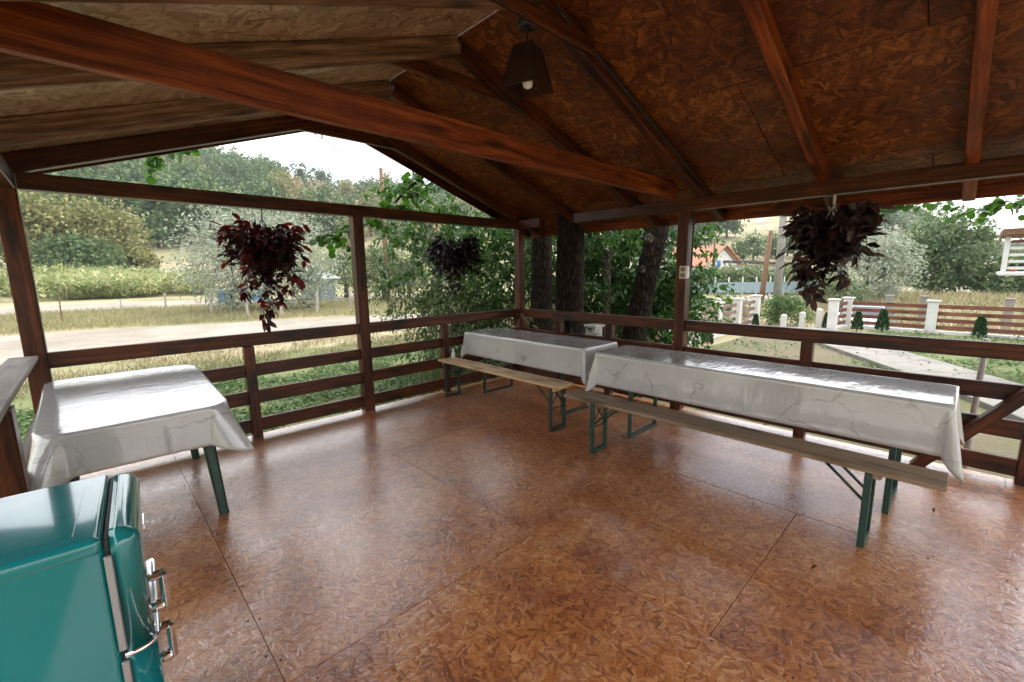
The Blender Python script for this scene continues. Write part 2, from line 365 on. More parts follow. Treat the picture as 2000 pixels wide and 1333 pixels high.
M['leaf_purple'] = mat_leaf('striped_purple_leaf', ((.020, .009, .010), (.050, .014, .016), (.085, .022, .024)), .28, .4, (1.6, .8, .7), True, ((.15, .16, .13), .004, .010))
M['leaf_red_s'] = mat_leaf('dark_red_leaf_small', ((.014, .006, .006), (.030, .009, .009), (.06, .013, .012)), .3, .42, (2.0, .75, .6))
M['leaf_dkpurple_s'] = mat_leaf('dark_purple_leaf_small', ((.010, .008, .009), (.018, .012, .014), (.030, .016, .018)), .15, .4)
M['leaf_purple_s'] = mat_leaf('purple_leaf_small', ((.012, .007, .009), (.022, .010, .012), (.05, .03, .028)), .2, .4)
M['grass'] = mat_leaf('grass_blade', ((.075, .115, .034), (.13, .165, .052), (.25, .245, .11)), .3, .6)
M['weed'] = mat_leaf('weed_leaf', ((.045, .110, .026), (.080, .160, .038), (.14, .215, .060)), .3, .55)
M['drygrass'] = mat_leaf('dry_grass', ((.20, .165, .085), (.33, .275, .155), (.46, .39, .24)), .25, .7)
M['midgrass'] = mat_leaf('mid_grass', ((.16, .19, .075), (.30, .30, .14), (.50, .44, .26)), .25, .7)
M['corn'] = mat_leaf('corn_leaf', ((.16, .25, .07), (.34, .38, .14), (.66, .62, .38)), .3, .6)
def mat_ground(name, straw, green, dirt, sc=.12):
    m = newmat(name); t = NT(m); v = t.n('NewGeometry').outputs['Position']
    a = t.noise(v, sc, 6, .62); b = t.noise(v, sc*9, 6, .7); c = t.noise(v, 9, 5, .7)
    f1 = t.ramp(t.math('ADD', t.math('MULTIPLY', a, .65), t.math('MULTIPLY', b, .35)), [(.42, (0,)*3), (.58, (1,)*3)])
    col = t.mix(f1, straw, green); col = t.mix(t.ramp(b, [(.55, (0,)*3), (.72, (1,)*3)]), col, dirt)
    col = t.mix(t.math('MULTIPLY', c, .5), col, t.mix(.5, col, (.08, .07, .04)))
    t.set(Base_Color=col, Roughness=.95); t.bump(t.math('ADD', b, c), .6, .05); return m
M['terrain'] = mat_ground('dry_meadow', (.42, .345, .215), (.20, .205, .085), (.46, .40, .30))
M['yard'] = mat_ground('yard_soil', (.17, .13, .085), (.12, .125, .05), (.23, .19, .14), .6)
M['lawn'] = mat_ground('weedy_lawn', (.17, .19, .07), (.11, .16, .045), (.27, .225, .12), .5)
M['road'] = mat_ground('pale_gravel', (.37, .335, .29), (.26, .225, .175), (.41, .38, .335), .35)
def mat_marble():
    m = newmat('marbled_vinyl'); t = NT(m); v = t.coords('Object', (1, 1, 1), 23)
    wn_ = t.noise(v, 1.8, 4, .55, color=True)
    vv = t.n('VectorMath', {0: v, 1: t.n('VectorMath', {0: wn_, 1: (.55, .55, .55)}, operation='MULTIPLY').outputs[0]}, operation='ADD').outputs[0]
    e1 = t.n('TexVoronoi', {'Vector': t.n('Mapping', {'Vector': vv, 'Rotation': (.3, .4, .6), 'Scale': (.9, 2.6, 2.4)}).outputs[0], 'Scale': 1.0}, feature='DISTANCE_TO_EDGE').outputs['Distance']
    e2 = t.n('TexVoronoi', {'Vector': t.n('Mapping', {'Vector': vv, 'Rotation': (.1, .9, .2), 'Scale': (2.2, 6.0, 4.5)}).outputs[0], 'Scale': 1.0}, feature='DISTANCE_TO_EDGE').outputs['Distance']
    brk = t.ramp(t.noise(v, 3.0, 3, .5), [(.42, (0,)*3), (.62, (1,)*3)])
    wid = t.math('MULTIPLY', t.ramp(t.noise(v, 3.0, 3, .6), [(.45, (.08,)*3), (.72, (.75,)*3)]), .045)
    v1 = t.math('MULTIPLY', t.math('LESS_THAN', e1, wid), brk)
    v1s = t.math('MULTIPLY', t.ramp(t.math('DIVIDE', e1, t.math('ADD', wid, .004)), [(.15, (1,)*3), (1.0, (0,)*3)]), brk)
    v2s = t.math('MULTIPLY', t.ramp(e2, [(.004, (1,)*3), (.022, (0,)*3)]), t.ramp(t.noise(v, 2.2, 2, .5), [(.5, (0,)*3), (.62, (1,)*3)]))
    cloud = t.ramp(t.noise(v, 2.6, 5, .6), [(.3, (.47, .465, .45)), (.7, (.57, .565, .55))])
    col = t.mix(t.math('MULTIPLY', v1s, .5), cloud, (.20, .185, .16)); col = t.mix(t.math('MULTIPLY', v2s, .5), col, (.26, .245, .22))
    t.set(Base_Color=col, Roughness=.22, Coat_Weight=1.0, Coat_Roughness=.025, Coat_IOR=1.7)
    wr = t.math('ADD', t.noise(t.n('Mapping', {'Vector': v, 'Scale': (7, 30, 7)}).outputs[0], 1.0, 3, .55), t.math('MULTIPLY', t.noise(v, 5, 2, .5), .8))
    t.bump(wr, .19, .012)
    nb = t.t.nodes['Bump'] if 'Bump' in t.t.nodes else None
    if nb: t.t.links.new(nb.outputs[0], t.b.inputs['Coat Normal'])
    return m
M['marble'] = mat_marble()

# ------------------------------------------------------------------ terrain
AZ = [-180, -40, -12, 0, 9, 14, 20, 25, 31, 45, 60, 69, 76, 80, 84, 88, 93, 110, 150, 180]
HF = [.3, .7, 1.0, 1.0, 1.04, .98, .88, .80, .86, .75, .62, .66, .60, .46, .38, .17, .04, .05, .3, .3]
RR = [0, 54, 80, 120, 200, 280, 420, 1600]
HH = [0, 0, 3.2, 12, 38, 52, 58, 40]
def terr(x, y):
    r = np.hypot(x, y); az = np.degrees(np.arctan2(x, y))
    sm = lambda t: np.clip(t, 0, 1)**2*(3-2*np.clip(t, 0, 1))
    dip = .95*sm((x-18.8)/1.6)*sm((31-x)/5)*sm((4.6-y)/1.2)*sm((y+16)/4)
    return -.45 - dip + np.interp(r, RR, HH)*np.interp(az, AZ, HF) + np.where(r > 60, .6*np.sin(x*.05)*np.cos(y*.043), 0)
na = 260; rads = np.concatenate([[0.5], np.geomspace(3, 1600, 90)])
angs = np.linspace(-math.pi, math.pi, na, endpoint=False)
gx = (rads[:, None]*np.sin(angs)[None]).ravel(); gy = (rads[:, None]*np.cos(angs)[None]).ravel(); gz = terr(gx, gy)
fs = []
for i in range(len(rads)-1):
    for k in range(na):
        k2 = (k+1) % na; fs.append((i*na+k, (i+1)*na+k, (i+1)*na+k2, i*na+k2))
fs.append(tuple(range(na)))
MB().add(np.stack([gx, gy, gz], 1), fs, 0, True).build('terrain', M['terrain'], kind='structure')

def strip(name, pts, mat, lift, kind='structure', jag=.25, seg=1.2):
    """a sheet between two edge polylines given as (x0,y0,x1,y1) rows"""
    P = np.array(pts, float); L = np.concatenate([[0], np.cumsum(np.hypot(np.diff(P[:, 0]), np.diff(P[:, 1])))])
    n = max(2, int(L[-1]/seg)); t = np.linspace(0, L[-1], n)
    E = np.stack([np.interp(t, L, P[:, k]) for k in range(4)], 1)
    j = rng.uniform(-jag, jag, (n, 4)); E = E + j
    vs_, fs_ = [], []
    W = 6
    for i in range(n):
        for w in range(W+1):
            x = E[i, 0]+(E[i, 2]-E[i, 0])*w/W; y = E[i, 1]+(E[i, 3]-E[i, 1])*w/W
            vs_.append((x, y, float(terr(x, y))+lift))
    for i in range(n-1):
        for w in range(W): fs_.append((i*(W+1)+w, i*(W+1)+w+1, (i+1)*(W+1)+w+1, (i+1)*(W+1)+w))
    return MB().add(vs_, fs_, 0, True).build(name, mat, kind=kind)
strip('lawn', [(-14, 4.9, -14, 11.5), (5, 4.9, 5, 12.3), (10, 5.6, 9.6, 11.4), (14, 6.5, 13.5, 11)], M['lawn'], .008)
strip('road', [(-40, 15.6, -40, 23.5), (.1, 15.4, .2, 22.8), (5.3, 14.3, 7.7, 20.4), (10.4, 13.2, 13.2, 17.6), (16, 11.8, 18, 14.6), (24, 10.6, 25, 12.4), (32, 9.2, 33.5, 11.2), (45, 4, 46, 6.5), (60, -6, 61, -3)], M['road'], .012)
strip('track', [(-45, 34.5, -45, 41), (.5, 36, .8, 46), (8.5, 34.5, 9.5, 42), (16, 31, 18, 37), (26, 27, 28, 32), (38, 20, 40, 25)], M['road'], .012)
strip('yard', [(5.2, 4.6, 5.2, -6), (9.5, 4.6, 9.5, -6), (13.5, 4.6, 13.5, 1.9), (16.6, 4.6, 16.6, 2.9)], M['yard'], .008, jag=.08)
strip('yard_lawn', [(9.8, -.4, 9.8, -8), (12.2, .7, 12.2, -8), (15.0, 2.0, 15.0, -8), (18.0, 2.2, 18.0, -8)], M['lawn'], .012, jag=.1)
# concrete path built of slabs
path = thing('path', None, None, (11, .4, -.45)); path['kind'] = 'structure'
pc = [(16.6, 3.6), (14.1, 2.2), (11.4, .42), (8.9, -1.1), (6.6, -2.1)]
pcL = np.concatenate([[0], np.cumsum([math.dist(pc[i], pc[i+1]) for i in range(len(pc)-1)])])
npath = 7
for i in range(npath):
    a, b = [np.array([np.interp(q, pcL, [p[k] for p in pc]) for k in (0, 1)]) for q in (pcL[-1]*i/npath+.006, pcL[-1]*(i+1)/npath-.006)]
    d = b-a; L = np.hypot(*d)
    MB().box((0, 0, 0), (L, 1.28, .12), 0, .008, Matrix.Rotation(math.atan2(d[1], d[0]), 3, 'Z')).build('slab', M['conc'], path).location = ((a+b)/2).tolist()+[-.415+rng.uniform(-.004, .004)]
for o in kids(path): o.matrix_parent_inverse = parent_world(path).inverted()

# ------------------------------------------------------------------ the pavilion
pav = thing('pavilion', 'open timber pavilion with stained posts, railings, strand board floor and gabled ceiling', 'pavilion', (2.16, 1.2, 0))
X0, X1, Y1, Y0 = -.33, 4.65, 4.67, -2.3
RID = 2.16; SL = .35
def zu(x): return 2.24 + SL*((X1-RID) - abs(x-RID))      # underside of rafters
S, D = 'stain', M['stain']
# floor panels
cols_ = [(-.40, .37, [-2.3, -.2, 2.45, 4.73]), (.37, 1.745, [-2.3, -1.1, 1.66, 4.73]), (1.745, 3.1, [-2.3, .62, 3.38, 4.73]), (3.1, 4.47, [-2.3, -.55, 2.17, 4.73]), (4.47, 4.72, [-2.3, -.32, 2.4, 4.73])]
for (xa, xb, ys) in cols_:
    for ya, yb in zip(ys[:-1], ys[1:]):
        o = MB().box((0, 0, 0), (xb-xa-.003, yb-ya-.003, .022), 0, 0).build('floor_panel', M['osb_floor'], pav)
        o.location = ((xa+xb)/2, (ya+yb)/2, -.011+rng.uniform(-.0004, .0004))
sb = MB()
for xj in (.37, 1.745, 3.1, 4.47):
    for k, yj in enumerate(np.arange(-.3, 4.7, .3)):
        for sg in (-1, 1):
            px, py = xj+sg*.022+rng.normal()*.003, yj+rng.normal()*.02
            sb.lathe([(.0055, .0), (.0055, .0012), (.0, .0010)], (px, py, .0004), 7)
sb.build('screw_heads', M['gasket'], pav)['kind'] = 'stuff'
for y in np.arange(-2.2, 4.7, .6):
    timber('floor_joist', (X0-.05, y, -.10), (X1+.05, y, -.10), .08, .15, D, pav)
for x in (X0-.03, X1+.03): timber('floor_bearer', (x, Y0, -.26), (x, Y1+.04, -.26), .12, .14, D, pav)
for x in (X0, 2.17, X1):
    for y in (Y0+.1, 1.2, Y1): MB().box((x, y, -.40), (.2, .2, .16), 0, .01).build('foundation_block', M['conc'], pav, at=(x, y, -.4))
# posts
def post(x, y, z0=-.02, z1=2.158, s=.12, nm='post'): return timber(nm, (x, y, z0), (x, y, z1), s, s, D, pav, (0, 1, 0))
for x, y in ((X0, Y1), (2.17, Y1), (X1, Y1), (X1, 2.17), (X1+.02, -.42), (X0, Y0+.1), (X1, Y0+.1)): post(x, y, s=.115)
for x in (1.02, 3.25): post(x, Y1-.02, 0, .885, .085, 'railing_post')
for y in (3.88, 3.07, .97): post(X1-.01, y, 0, .885, .09, 'railing_post')
post(X0-.04, 2.95, 0, .969, .125, 'railing_post')
# railings
HR = [(.888, 1.005), (.595, .715), (.325, .455), (.05, .178)]
def rails(pa, pb, inset, skip_hand=False):
    for i, (za, zb) in enumerate(HR):
        w = .058 if i == 0 else .045
        timber('handrail' if i == 0 else 'rail', (pa[0], pa[1], (za+zb)/2), (pb[0], pb[1], (za+zb)/2), w, zb-za, D, pav)
for xa, xb in ((X0+.06, 2.17-.06), (2.17+.06, X1-.06)): rails((xa, Y1, 0), (xb, Y1, 0), 0)
for ya, yb in ((Y1-.06, 2.17+.06), (2.17-.06, -.36)): rails((X1, ya), (X1, yb), 0)
timber('shelf_plank', (X0-.06, 1.9, .985), (X0-.06, 4.60, .985), .15, .03, M['greywood'], pav)
timber('rail', (X0-.03, 2.9, .52), (X0-.03, 4.6, .52), .05, .12, D, pav)
timber('rail', (X0-.03, 2.9, .12), (X0-.03, 4.6, .12), .05, .12, D, pav)
# diagonal brace by the steps and small forked braces at the corner post
timber('brace', (4.575, .20, -.06), (4.575, -.43, .785), .07, .125, D, pav, (1, 0, 0))
timber('brace', (X1-.09, Y1-.06, .93), (X1-.20, Y1-.06, .78), .05, .05, M['log'], pav)
timber('brace', (X1-.06, Y1-.09, .93), (X1-.06, Y1-.22, .78), .05, .05, M['log'], pav)
# plates and tie beams
timber('eave_plate', (X1, 4.74, 2.218), (X1, 4.22, 2.218), .11, .12, D, pav)
timber('eave_plate', (X1, 3.62, 2.218), (X1, Y0-.1, 2.218), .11, .12, D, pav)
timber('eave_plate', (X0, 4.74, 2.218), (X0, Y0-.1, 2.218), .11, .12, D, pav)
timber('gable_plate', (X0+.06, Y1, 2.215), (X1-.06, Y1, 2.215), .10, .115, D, pav)
timber('tie_beam', (X0-.5, 2.26, 2.366), (X1-.12, 2.26, 2.366), .056, .172, M['beam'], pav)
timber('tie_beam', (X0-.2, -1.3, 2.366), (X1-.12, -1.3, 2.366), .056, .172, M['beam'], pav)
timber('collar_tie', (RID-.62, Y1-.005, 2.985), (RID+.62, Y1-.005, 2.985), .05, .11, D, pav)
for y in (3.84, 2.85): timber('collar_tie', (RID-.55, y, 2.985), (RID+.55, y, 2.985), .032, .10, D, pav)
timber('collar_tie', (RID-.45, 1.915, 3.02), (RID+.45, 1.915, 3.02), .03, .10, D, pav)
# rafters
th = math.atan(SL); RW, RH = .075, .13
for i, y in enumerate((Y1, 3.79, 2.80, 1.985, .965, .085, -.85, -1.8)):
    hz = RH/2/math.cos(th)
    xe = X1+.53
    mt = M['beam'] if i in (4, 5) else D
    timber('rafter', (RID+.012, y, zu(RID+.012)+hz), (xe, y, zu(xe)+hz), RW, RH, mt, pav)
    xl = X0-.5
    timber('rafter', (RID-.012, y, zu(RID-.012)+hz), (xl, y, zu(xl)+hz), RW+.02, RH, M['log'] if i else D, pav, round_bottom=bool(i))
# ceiling boards with open joints, rows along the slope
zo = RH/math.cos(th)+.002
def slope_panel(side, sa, sb, ya, yb, mat, t_=.016, name='ceiling_panel', lift=0.0):
    """side +1 right, -1 left; sa, sb horizontal distances from the ridge"""
    xm = RID + side*(sa+sb)/2; L = (sb-sa)/math.cos(th)-.006
    zc = zu(xm)+zo+lift+t_/2/math.cos(th)
    o = MB().box((0, 0, 0), (L, yb-ya-.006, t_), 0, .002).build(name, mat, pav)
    o.matrix_basis = Matrix.Translation((xm, (ya+yb)/2, zc)) @ Matrix.Rotation(side*th, 4, 'Y')
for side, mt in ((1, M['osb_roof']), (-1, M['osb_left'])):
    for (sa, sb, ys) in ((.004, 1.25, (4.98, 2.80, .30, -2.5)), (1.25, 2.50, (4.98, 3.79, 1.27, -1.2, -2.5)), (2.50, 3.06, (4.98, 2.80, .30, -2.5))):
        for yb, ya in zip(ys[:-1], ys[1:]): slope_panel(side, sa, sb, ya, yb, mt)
    slope_panel(side, .01, 3.08, -2.55, 5.03, mat_plain('roof_felt', (.05, .03, .025), .9), .03, 'roof_covering', .022)
xf = X1+.565
for side in (1, -1):
    x = RID + side*(xf-RID)
    timber('fascia', (x, -2.5, zu(X1+.565)+.115), (x, 4.98, zu(X1+.565)+.115), .03, .15, M['beam'] if side > 0 else D, pav)
    timber('barge_board', (RID+side*.01, 5.0, zu(RID)+.10), (RID+side*3.06, 5.0, zu(RID+3.06)+.10), .024, .14, D, pav)

# electric box and cable on the post, cable along the rafter
eb = thing('power_outlet', 'white double socket box on the middle yard side post', 'socket', (4.60, 2.09, 1.52))
MB().box((4.603, 2.098, 1.52), (.05, .022, .13), 0, .01).build('box', M['whitepl'], eb)
MB().box((4.575, 2.13, 1.52), (.028, .085, .135), 0, .008).build('plate', M['whitepl'], eb)
for dz in (.03, -.03):
    b = MB(); b.lathe([(.0, .004), (.018, .004), (.022, 0), (.026, .004), (.026, -.004)], n=16)
    o = b.build('socket', M['greywood'], eb); o.matrix_basis = Matrix.Translation((4.558, 2.13, 1.52+dz)) @ Matrix.Rotation(R(-90), 4, 'Y')
tag(MB().tube([(4.63, 2.095, 1.53), (4.655, 2.085, 1.56), (4.66, 2.085, 1.75), (4.66, 2.085, 2.15), (4.62, 2.0, 2.17), (4.56, 1.94, 2.30)], .009, 6).build('cable', M['black'], None, at=(4.65, 2.085, 1.53)), 'black cable running up the post from the white socket box', 'cable')
pts = [(x, 1.985-.046, zu(x)+.075+.004*math.sin(x*7)) for x in np.linspace(RID+.1, 4.5, 14)]
tag(MB().tube(pts, .012, 6).build('cable', M['black'], None, at=pts[0]), 'black cable clipped along the side of a ceiling rafter', 'cable')

# pendant lamp of stacked sticks
lamp = thing('pendant_lamp', 'pendant lamp with a pyramid shade of stacked dark sticks and a white bulb', 'lamp', (2.165, 2.085, 3.09))
lx, ly = 2.165, 2.085
MB().lathe([(.0, .03), (.055, .03), (.062, .0), (.055, -.04), (.02, -.05), (0, -.05)], (lx, ly, 3.09)).build('canopy', M['black'], lamp)
MB().tube([(lx, ly, 3.05), (lx, ly, 2.83)], .004, 6).build('cord', M['black'], lamp)
b = MB(); ns = 24; ra = R(18)
rotz = Matrix.Rotation(ra, 3, 'Z')
for i in range(ns):
    z = 2.935-.245*i/(ns-1); h = .066+.060*i/(ns-1)
    for k in range(4):
        m3 = Matrix.Rotation(ra+k*math.pi/2, 3, 'Z'); c = m3 @ Vector((0, h-.008, 0))
        b.box((lx+c.x, ly+c.y, z+(.0045 if k % 2 else 0)), (2*h+.012, .008, .0058), 0, 0, m3)
o = b.build('lamp_shade', M['shade'], lamp)
MB().box((lx, ly, 2.80), (.022, .19, .012), 0, .002, rotz).box((lx, ly, 2.93), (.022, .13, .01), 0, .002, rotz).build('crossbar', M['beam'], lamp)
MB().lathe([(0, .09), (.017, .09), (.019, .035), (.013, .03)], (lx, ly, 2.745), 14).build('bulb_socket', M['black'], lamp)
MB().lathe([(.013, .045), (.018, .03), (.031, .012), (.034, -.005), (.028, -.026), (.014, -.036), (0, -.039)], (lx, ly, 2.735), 18).build('bulb', M['bulb'], lamp)

# ------------------------------------------------------------------ tablecloths and tables
def cloth(name, xa, xb, ya, yb, za, zb, drop, rad, label, group, fold=.012, corner=.35, flare=.10, seed=0, nfold=26):
    """vinyl cloth: a table top with rounded corners and a skirt that hangs lower at the corners"""
    g = np.random.default_rng(seed); cx, cy_ = (xa+xb)/2, (ya+yb)/2; hx, hy = (xb-xa)/2, (yb-ya)/2
    cont = []      # x, y, nx, ny, cornerness
    def arc(sx, sy, n=14):
        ox, oy = cx+sx*(hx-rad), cy_+sy*(hy-rad); a0 = math.atan2(sy, sx)-math.pi/4
        for k in range(n+1):
            a = a0+math.pi/2*k/n; cont.append((ox+rad*math.cos(a), oy+rad*math.sin(a), math.cos(a), math.sin(a), (1-abs(2*k/n-1))**1.15))
    def line(p, q, n, nx, ny):
        for k in range(1, n):
            t = k/n; d_ = min(t, 1-t)*math.dist(p, q); cont.append((p[0]+(q[0]-p[0])*t, p[1]+(q[1]-p[1])*t, nx, ny, math.exp(-(d_/.10)**2)*.0))
    nL, nS = max(8, int(2*hy/.035)), max(8, int(2*hx/.035))
    arc(1, -1); line((cx+hx, cy_-hy+rad), (cx+hx, cy_+hy-rad), nL, 1, 0)
    arc(1, 1); line((cx+hx-rad, cy_+hy), (cx-hx+rad, cy_+hy), nS, 0, 1)
    arc(-1, 1); line((cx-hx, cy_+hy-rad), (cx-hx, cy_-hy+rad), nL, -1, 0)
    arc(-1, -1); line((cx-hx+rad, cy_-hy), (cx+hx-rad, cy_-hy), nS, 0, -1)
    n = len(cont); per = np.concatenate([[0], np.cumsum([math.dist(cont[i][:2], cont[(i+1) % n][:2]) for i in range(n)])])
    tot = per[-1]; ph = g.uniform(0, 6, 6); fr = [g.integers(nfold//2, nfold+4) for _ in range(6)]
    ztop = lambda y: za+(zb-za)*(y-ya)/(yb-ya)
    rows = 12; vs_, fs_ = [], []
    for j in range(rows+1):
        q = j/rows
        for i, (x, y, nx, ny, c) in enumerate(cont):
            s = 2*math.pi*per[i]/tot
            wob = sum((1-2*abs(math.sin(fr[k]*s*.5+ph[k]))**.7)/(1+.3*k) for k in range(6))/2.4
            d = drop*(1+corner*c)
            out = .006+(flare*c+.012)*q**.9*1.0+fold*wob*q*(1-.75*c)
            out = max(out, .003)
            zz = ztop(y) - d*(q if j else 0) - (.002 if j else 0)
            rr = min(1, q*6); zz += .006*(1-rr)
            vs_.append((x+nx*out, y+ny*out, zz+.004*wob*q))
    for j in range(rows):
        for i in range(n):
            i2 = (i+1) % n; fs_.append((j*n+i, (j+1)*n+i, (j+1)*n+i2, j*n+i2))
    # top sheet: inner rings so that slight sags can be modelled
    prev = 0; base0 = 0
    ring0 = list(range(n))
    for k, sc in enumerate((.985, .9, .7, .45)):
        st = len(vs_)
        for i, (x, y, nx, ny, c) in enumerate(cont):
            xx, yy = cx+(x-cx)*sc, cy_+(y-cy_)*sc
            vs_.append((xx, yy, ztop(yy)+.0065+.0015*math.sin(xx*9+ph[0])*math.sin(yy*7+ph[1])))
        cur = list(range(st, st+n))
        for i in range(n):
            i2 = (i+1) % n; fs_.append((ring0[i], ring0[i2], cur[i2], cur[i]))
        ring0 = cur
    fs_.append(tuple(ring0))
    o = MB().add(vs_, fs_, 0, True).build(name, M['marble'], None, at=(cx, cy_, min(za, zb)-drop))
    sol = o.modifiers.new('thickness', 'SOLIDIFY'); sol.thickness = .0018; sol.offset = -1
    return tag(o, label, 'tablecloth', group)

def bench(name, xa, xb, ya, yb, z, mat, legmat, label, legs=(.42, .40), group='folding benches beside the long tables'):
    t = thing(name, label, 'bench', ((xa+xb)/2, (ya+yb)/2, 0), 0, group)
    W = xb-xa
    o = timber('seat', ((xa+xb)/2, ya, z-.014), ((xa+xb)/2, yb, z-.014), W, .028, mat, t, ch=.006)
    # rounded plank ends
    for yy, sgn in ((ya+legs[0], 1), (yb-legs[1], -1)):
        leg_frame(t, xa+.02, xb-.02, yy, z-.03, sgn, legmat)
        timber('cleat', (xa+.02, yy-sgn*.03, z-.043), (xb-.02, yy-sgn*.03, z-.043), .05, .03, mat, t)
    return t
def leg_frame(t, xa, xb, y, h, sgn, mat):
    w = .034
    l = MB()
    for x in (xa, xb): l.box((x, y, h/2), (w*.75, w, h), 0, .003)
    l.box(((xa+xb)/2, y, .014), (xb-xa-w*.75, w, .026), 0, .003)
    fr = l.build('leg_frame', mat, t, at=((xa+xb)/2, y, 0))
    b1 = MB(); zc = h*.62
    b1.tube([(xa+.012, y, h*.52), (xb-.012, y, h*.52)], .006, 6)
    b1.tube([(xa+.012, y, h*.60), ((xa+xb)/2+.02, y, h*.86)], .006, 6).tube([(xb-.012, y, h*.60), ((xa+xb)/2-.02, y, h*.86)], .006, 6)
    b1.build('cross_brace', mat, fr)
    for x in (xa+.022, xb-.022):
        MB().tube([(x, y, h*.58), (x, y+sgn*.20, h-.006)], .0085, 6).build('stay', mat, fr)
def beer_table(xa, xb, ya, yb, z, label, legs=(.26, .36)):
    t = thing('folding_table', label, 'table', ((xa+xb)/2, (ya+yb)/2, 0), 0, 'long folding tables under marbled cloths')
    timber('table_top', ((xa+xb)/2, ya, z-.016), ((xa+xb)/2, yb, z-.016), xb-xa-.01, .028, M['rawwood'], t)
    for yy, sgn in ((ya+legs[0], 1), (yb-legs[1], -1)): leg_frame(t, xa+.03, xb-.03, yy, z-.03, sgn, M['darkmetal'] if legs[0] > .3 else M['greenmetal'])
    return t
beer_table(3.46, 3.99, .02, 2.40, .765, 'near long folding table with green legs under a pale marbled cloth', (.21, .33))
beer_table(3.52, 4.06, 2.62, 4.52, .765, 'far long folding table with dark legs in the railing corner', (.31, .30))
cloth('tablecloth', 3.42, 4.0, -.01, 2.42, .775, .775, .30, .03, 'glossy white marbled vinyl cloth on the near long table', 'marbled vinyl tablecloths', .010, .36, .10, 3)
cloth('tablecloth', 3.49, 4.08, 2.60, 4.54, .775, .775, .28, .03, 'glossy white marbled vinyl cloth on the far corner table', 'marbled vinyl tablecloths', .008, .25, .06, 5)
bench('bench', 2.935, 3.165, -.02, 2.41, .47, M['oldwood'], M['greenmetal'], 'weathered grey brown folding bench with green legs by the near table', (.30, .30))
bench('bench', 3.075, 3.32, 2.60, 4.56, .47, M['rawwood'], M['darkmetal'], 'clean light pine folding bench with dark legs by the far table', (.10, .12))
# small pale bottle at the far end of the pine bench
bt = thing('bottle', 'small pale bottle standing on the far end of the pine bench', 'bottle', (3.27, 4.50, .47))
MB().lathe([(0, 0), (.022, 0), (.024, .01), (.024, .06), (.012, .08), (.011, .10)], (3.27, 4.50, .47), 14).build('bottle_body', M['whitepl'], bt)
MB().lathe([(.013, .098), (.013, .118), (0, .118)], (3.27, 4.50, .47), 12).build('cap', M['whitepl'], bt)

# plastic table on the left
pt = thing('plastic_table', 'dark green plastic table with splayed legs beside the left railing', 'table', (.12, 3.88, 0))
MB().box((.135, 3.92, .695), (.66, 1.06, .03), 0, .014).build('table_top', M['greenplastic'], pt)
for (x, y, tx, ty) in ((.476, 3.27, -.045, .07), (.50, 4.47, -.05, -.05), (-.24, 3.30, .05, .06), (-.24, 4.47, .04, -.05)):
    top = Vector((x+tx, y+ty, .69)); bot = Vector((x, y, 0)); b = MB()
    q = [(-1, -1), (1, -1), (1, 1), (-1, 1)]
    for p, s in ((bot, .026), (top, .036)):
        b.v += [(p.x+s*a*(1 if c*0 == 0 else 1), p.y+s*c, p.z) for a, c in [(-.6, -1), (.6, -1), (1, -.6), (1, .6), (.6, 1), (-.6, 1), (-1, .6), (-1, -.6)]]
    fs_ = [(k, (k+1) % 8, 8+(k+1) % 8, 8+k) for k in range(8)]+[tuple(range(8))[::-1], tuple(range(8, 16))]
    m_ = MB(); m_.add(b.v, fs_); m_.build('leg', M['greenplastic'], pt, at=(x, y, 0))
cloth('tablecloth', -.30, .575, 3.25, 4.60, .725, .80, .235, .13, 'glossy white marbled vinyl cloth with pointed corners on the plastic table', 'marbled vinyl tablecloths', .058, .36, .16, 8, 18)

# ------------------------------------------------------------------ the fridge
FR = thing('fridge', 'turquoise retro two door fridge with chrome handles and trim', 'fridge', (.012, 1.49, 0), R(-3.5))
FM = Matrix.Translation((.012, 1.49, 0)) @ Matrix.Rotation(R(-3.5), 4, 'Z')
def rbox(name, lo, hi, rad, mat, parent, seg=5, edges=None):
    bm = bmesh.new(); bmesh.ops.create_cube(bm, size=1)
    lo, hi = Vector(lo), Vector(hi); d = hi-lo
    for v in bm.verts: v.co = Vector(((v.co.x+.5)*d.x+lo.x, (v.co.y+.5)*d.y+lo.y, (v.co.z+.5)*d.z+lo.z))
    ed = [e for e in bm.edges if edges is None or edges(e)]
    bmesh.ops.bevel(bm, geom=ed, offset=rad, segments=seg, profile=.5, affect='EDGES', clamp_overlap=True)
    me = bpy.data.meshes.new(name); bm.to_mesh(me); bm.free(); me.materials.append(mat)
    for p in me.polygons: p.use_smooth = True
    o = bpy.data.objects.new(name, me); o.matrix_basis = FM
    link(o, parent)
    w = o.modifiers.new('normals', 'WEIGHTED_NORMAL'); w.keep_sharp = False
    return o
def topedge(e):
    a, b_ = e.verts; mz = (a.co.z+b_.co.z)/2
    return True
WF = .50
body = rbox('body', (-.56, 0, .03), (-.062, WF, .872), .022, M['teal'], FR, 4)
rbox('top_rim', (-.56, -.004, .835), (-.064, WF+.004, .884), .018, M['teal'], FR, 4)
rbox('top_panel', (-.50, .045, .866), (-.115, WF-.045, .8855), .008, M['teal'], FR, 3)
rbox('gasket', (-.064, .010, .035), (-.050, WF-.010, .868), .004, M['gasket'], FR, 2)
def frontedge(e): 
    m_ = (e.verts[0].co+e.verts[1].co)/2
    return m_.x > -.02
d1 = rbox('door', (-.050, 0, .538), (.012, WF, .882), .045, M['teal'], FR, 6, lambda e: not all(v.co.z < .6 for v in e.verts) and ((e.verts[0].co+e.verts[1].co)/2).x > -.04)
d2 = rbox('door', (-.050, 0, .03), (.012, WF, .524), .045, M['teal'], FR, 6, lambda e: not all(v.co.z > .4 for v in e.verts) and ((e.verts[0].co+e.verts[1].co)/2).x > -.04)
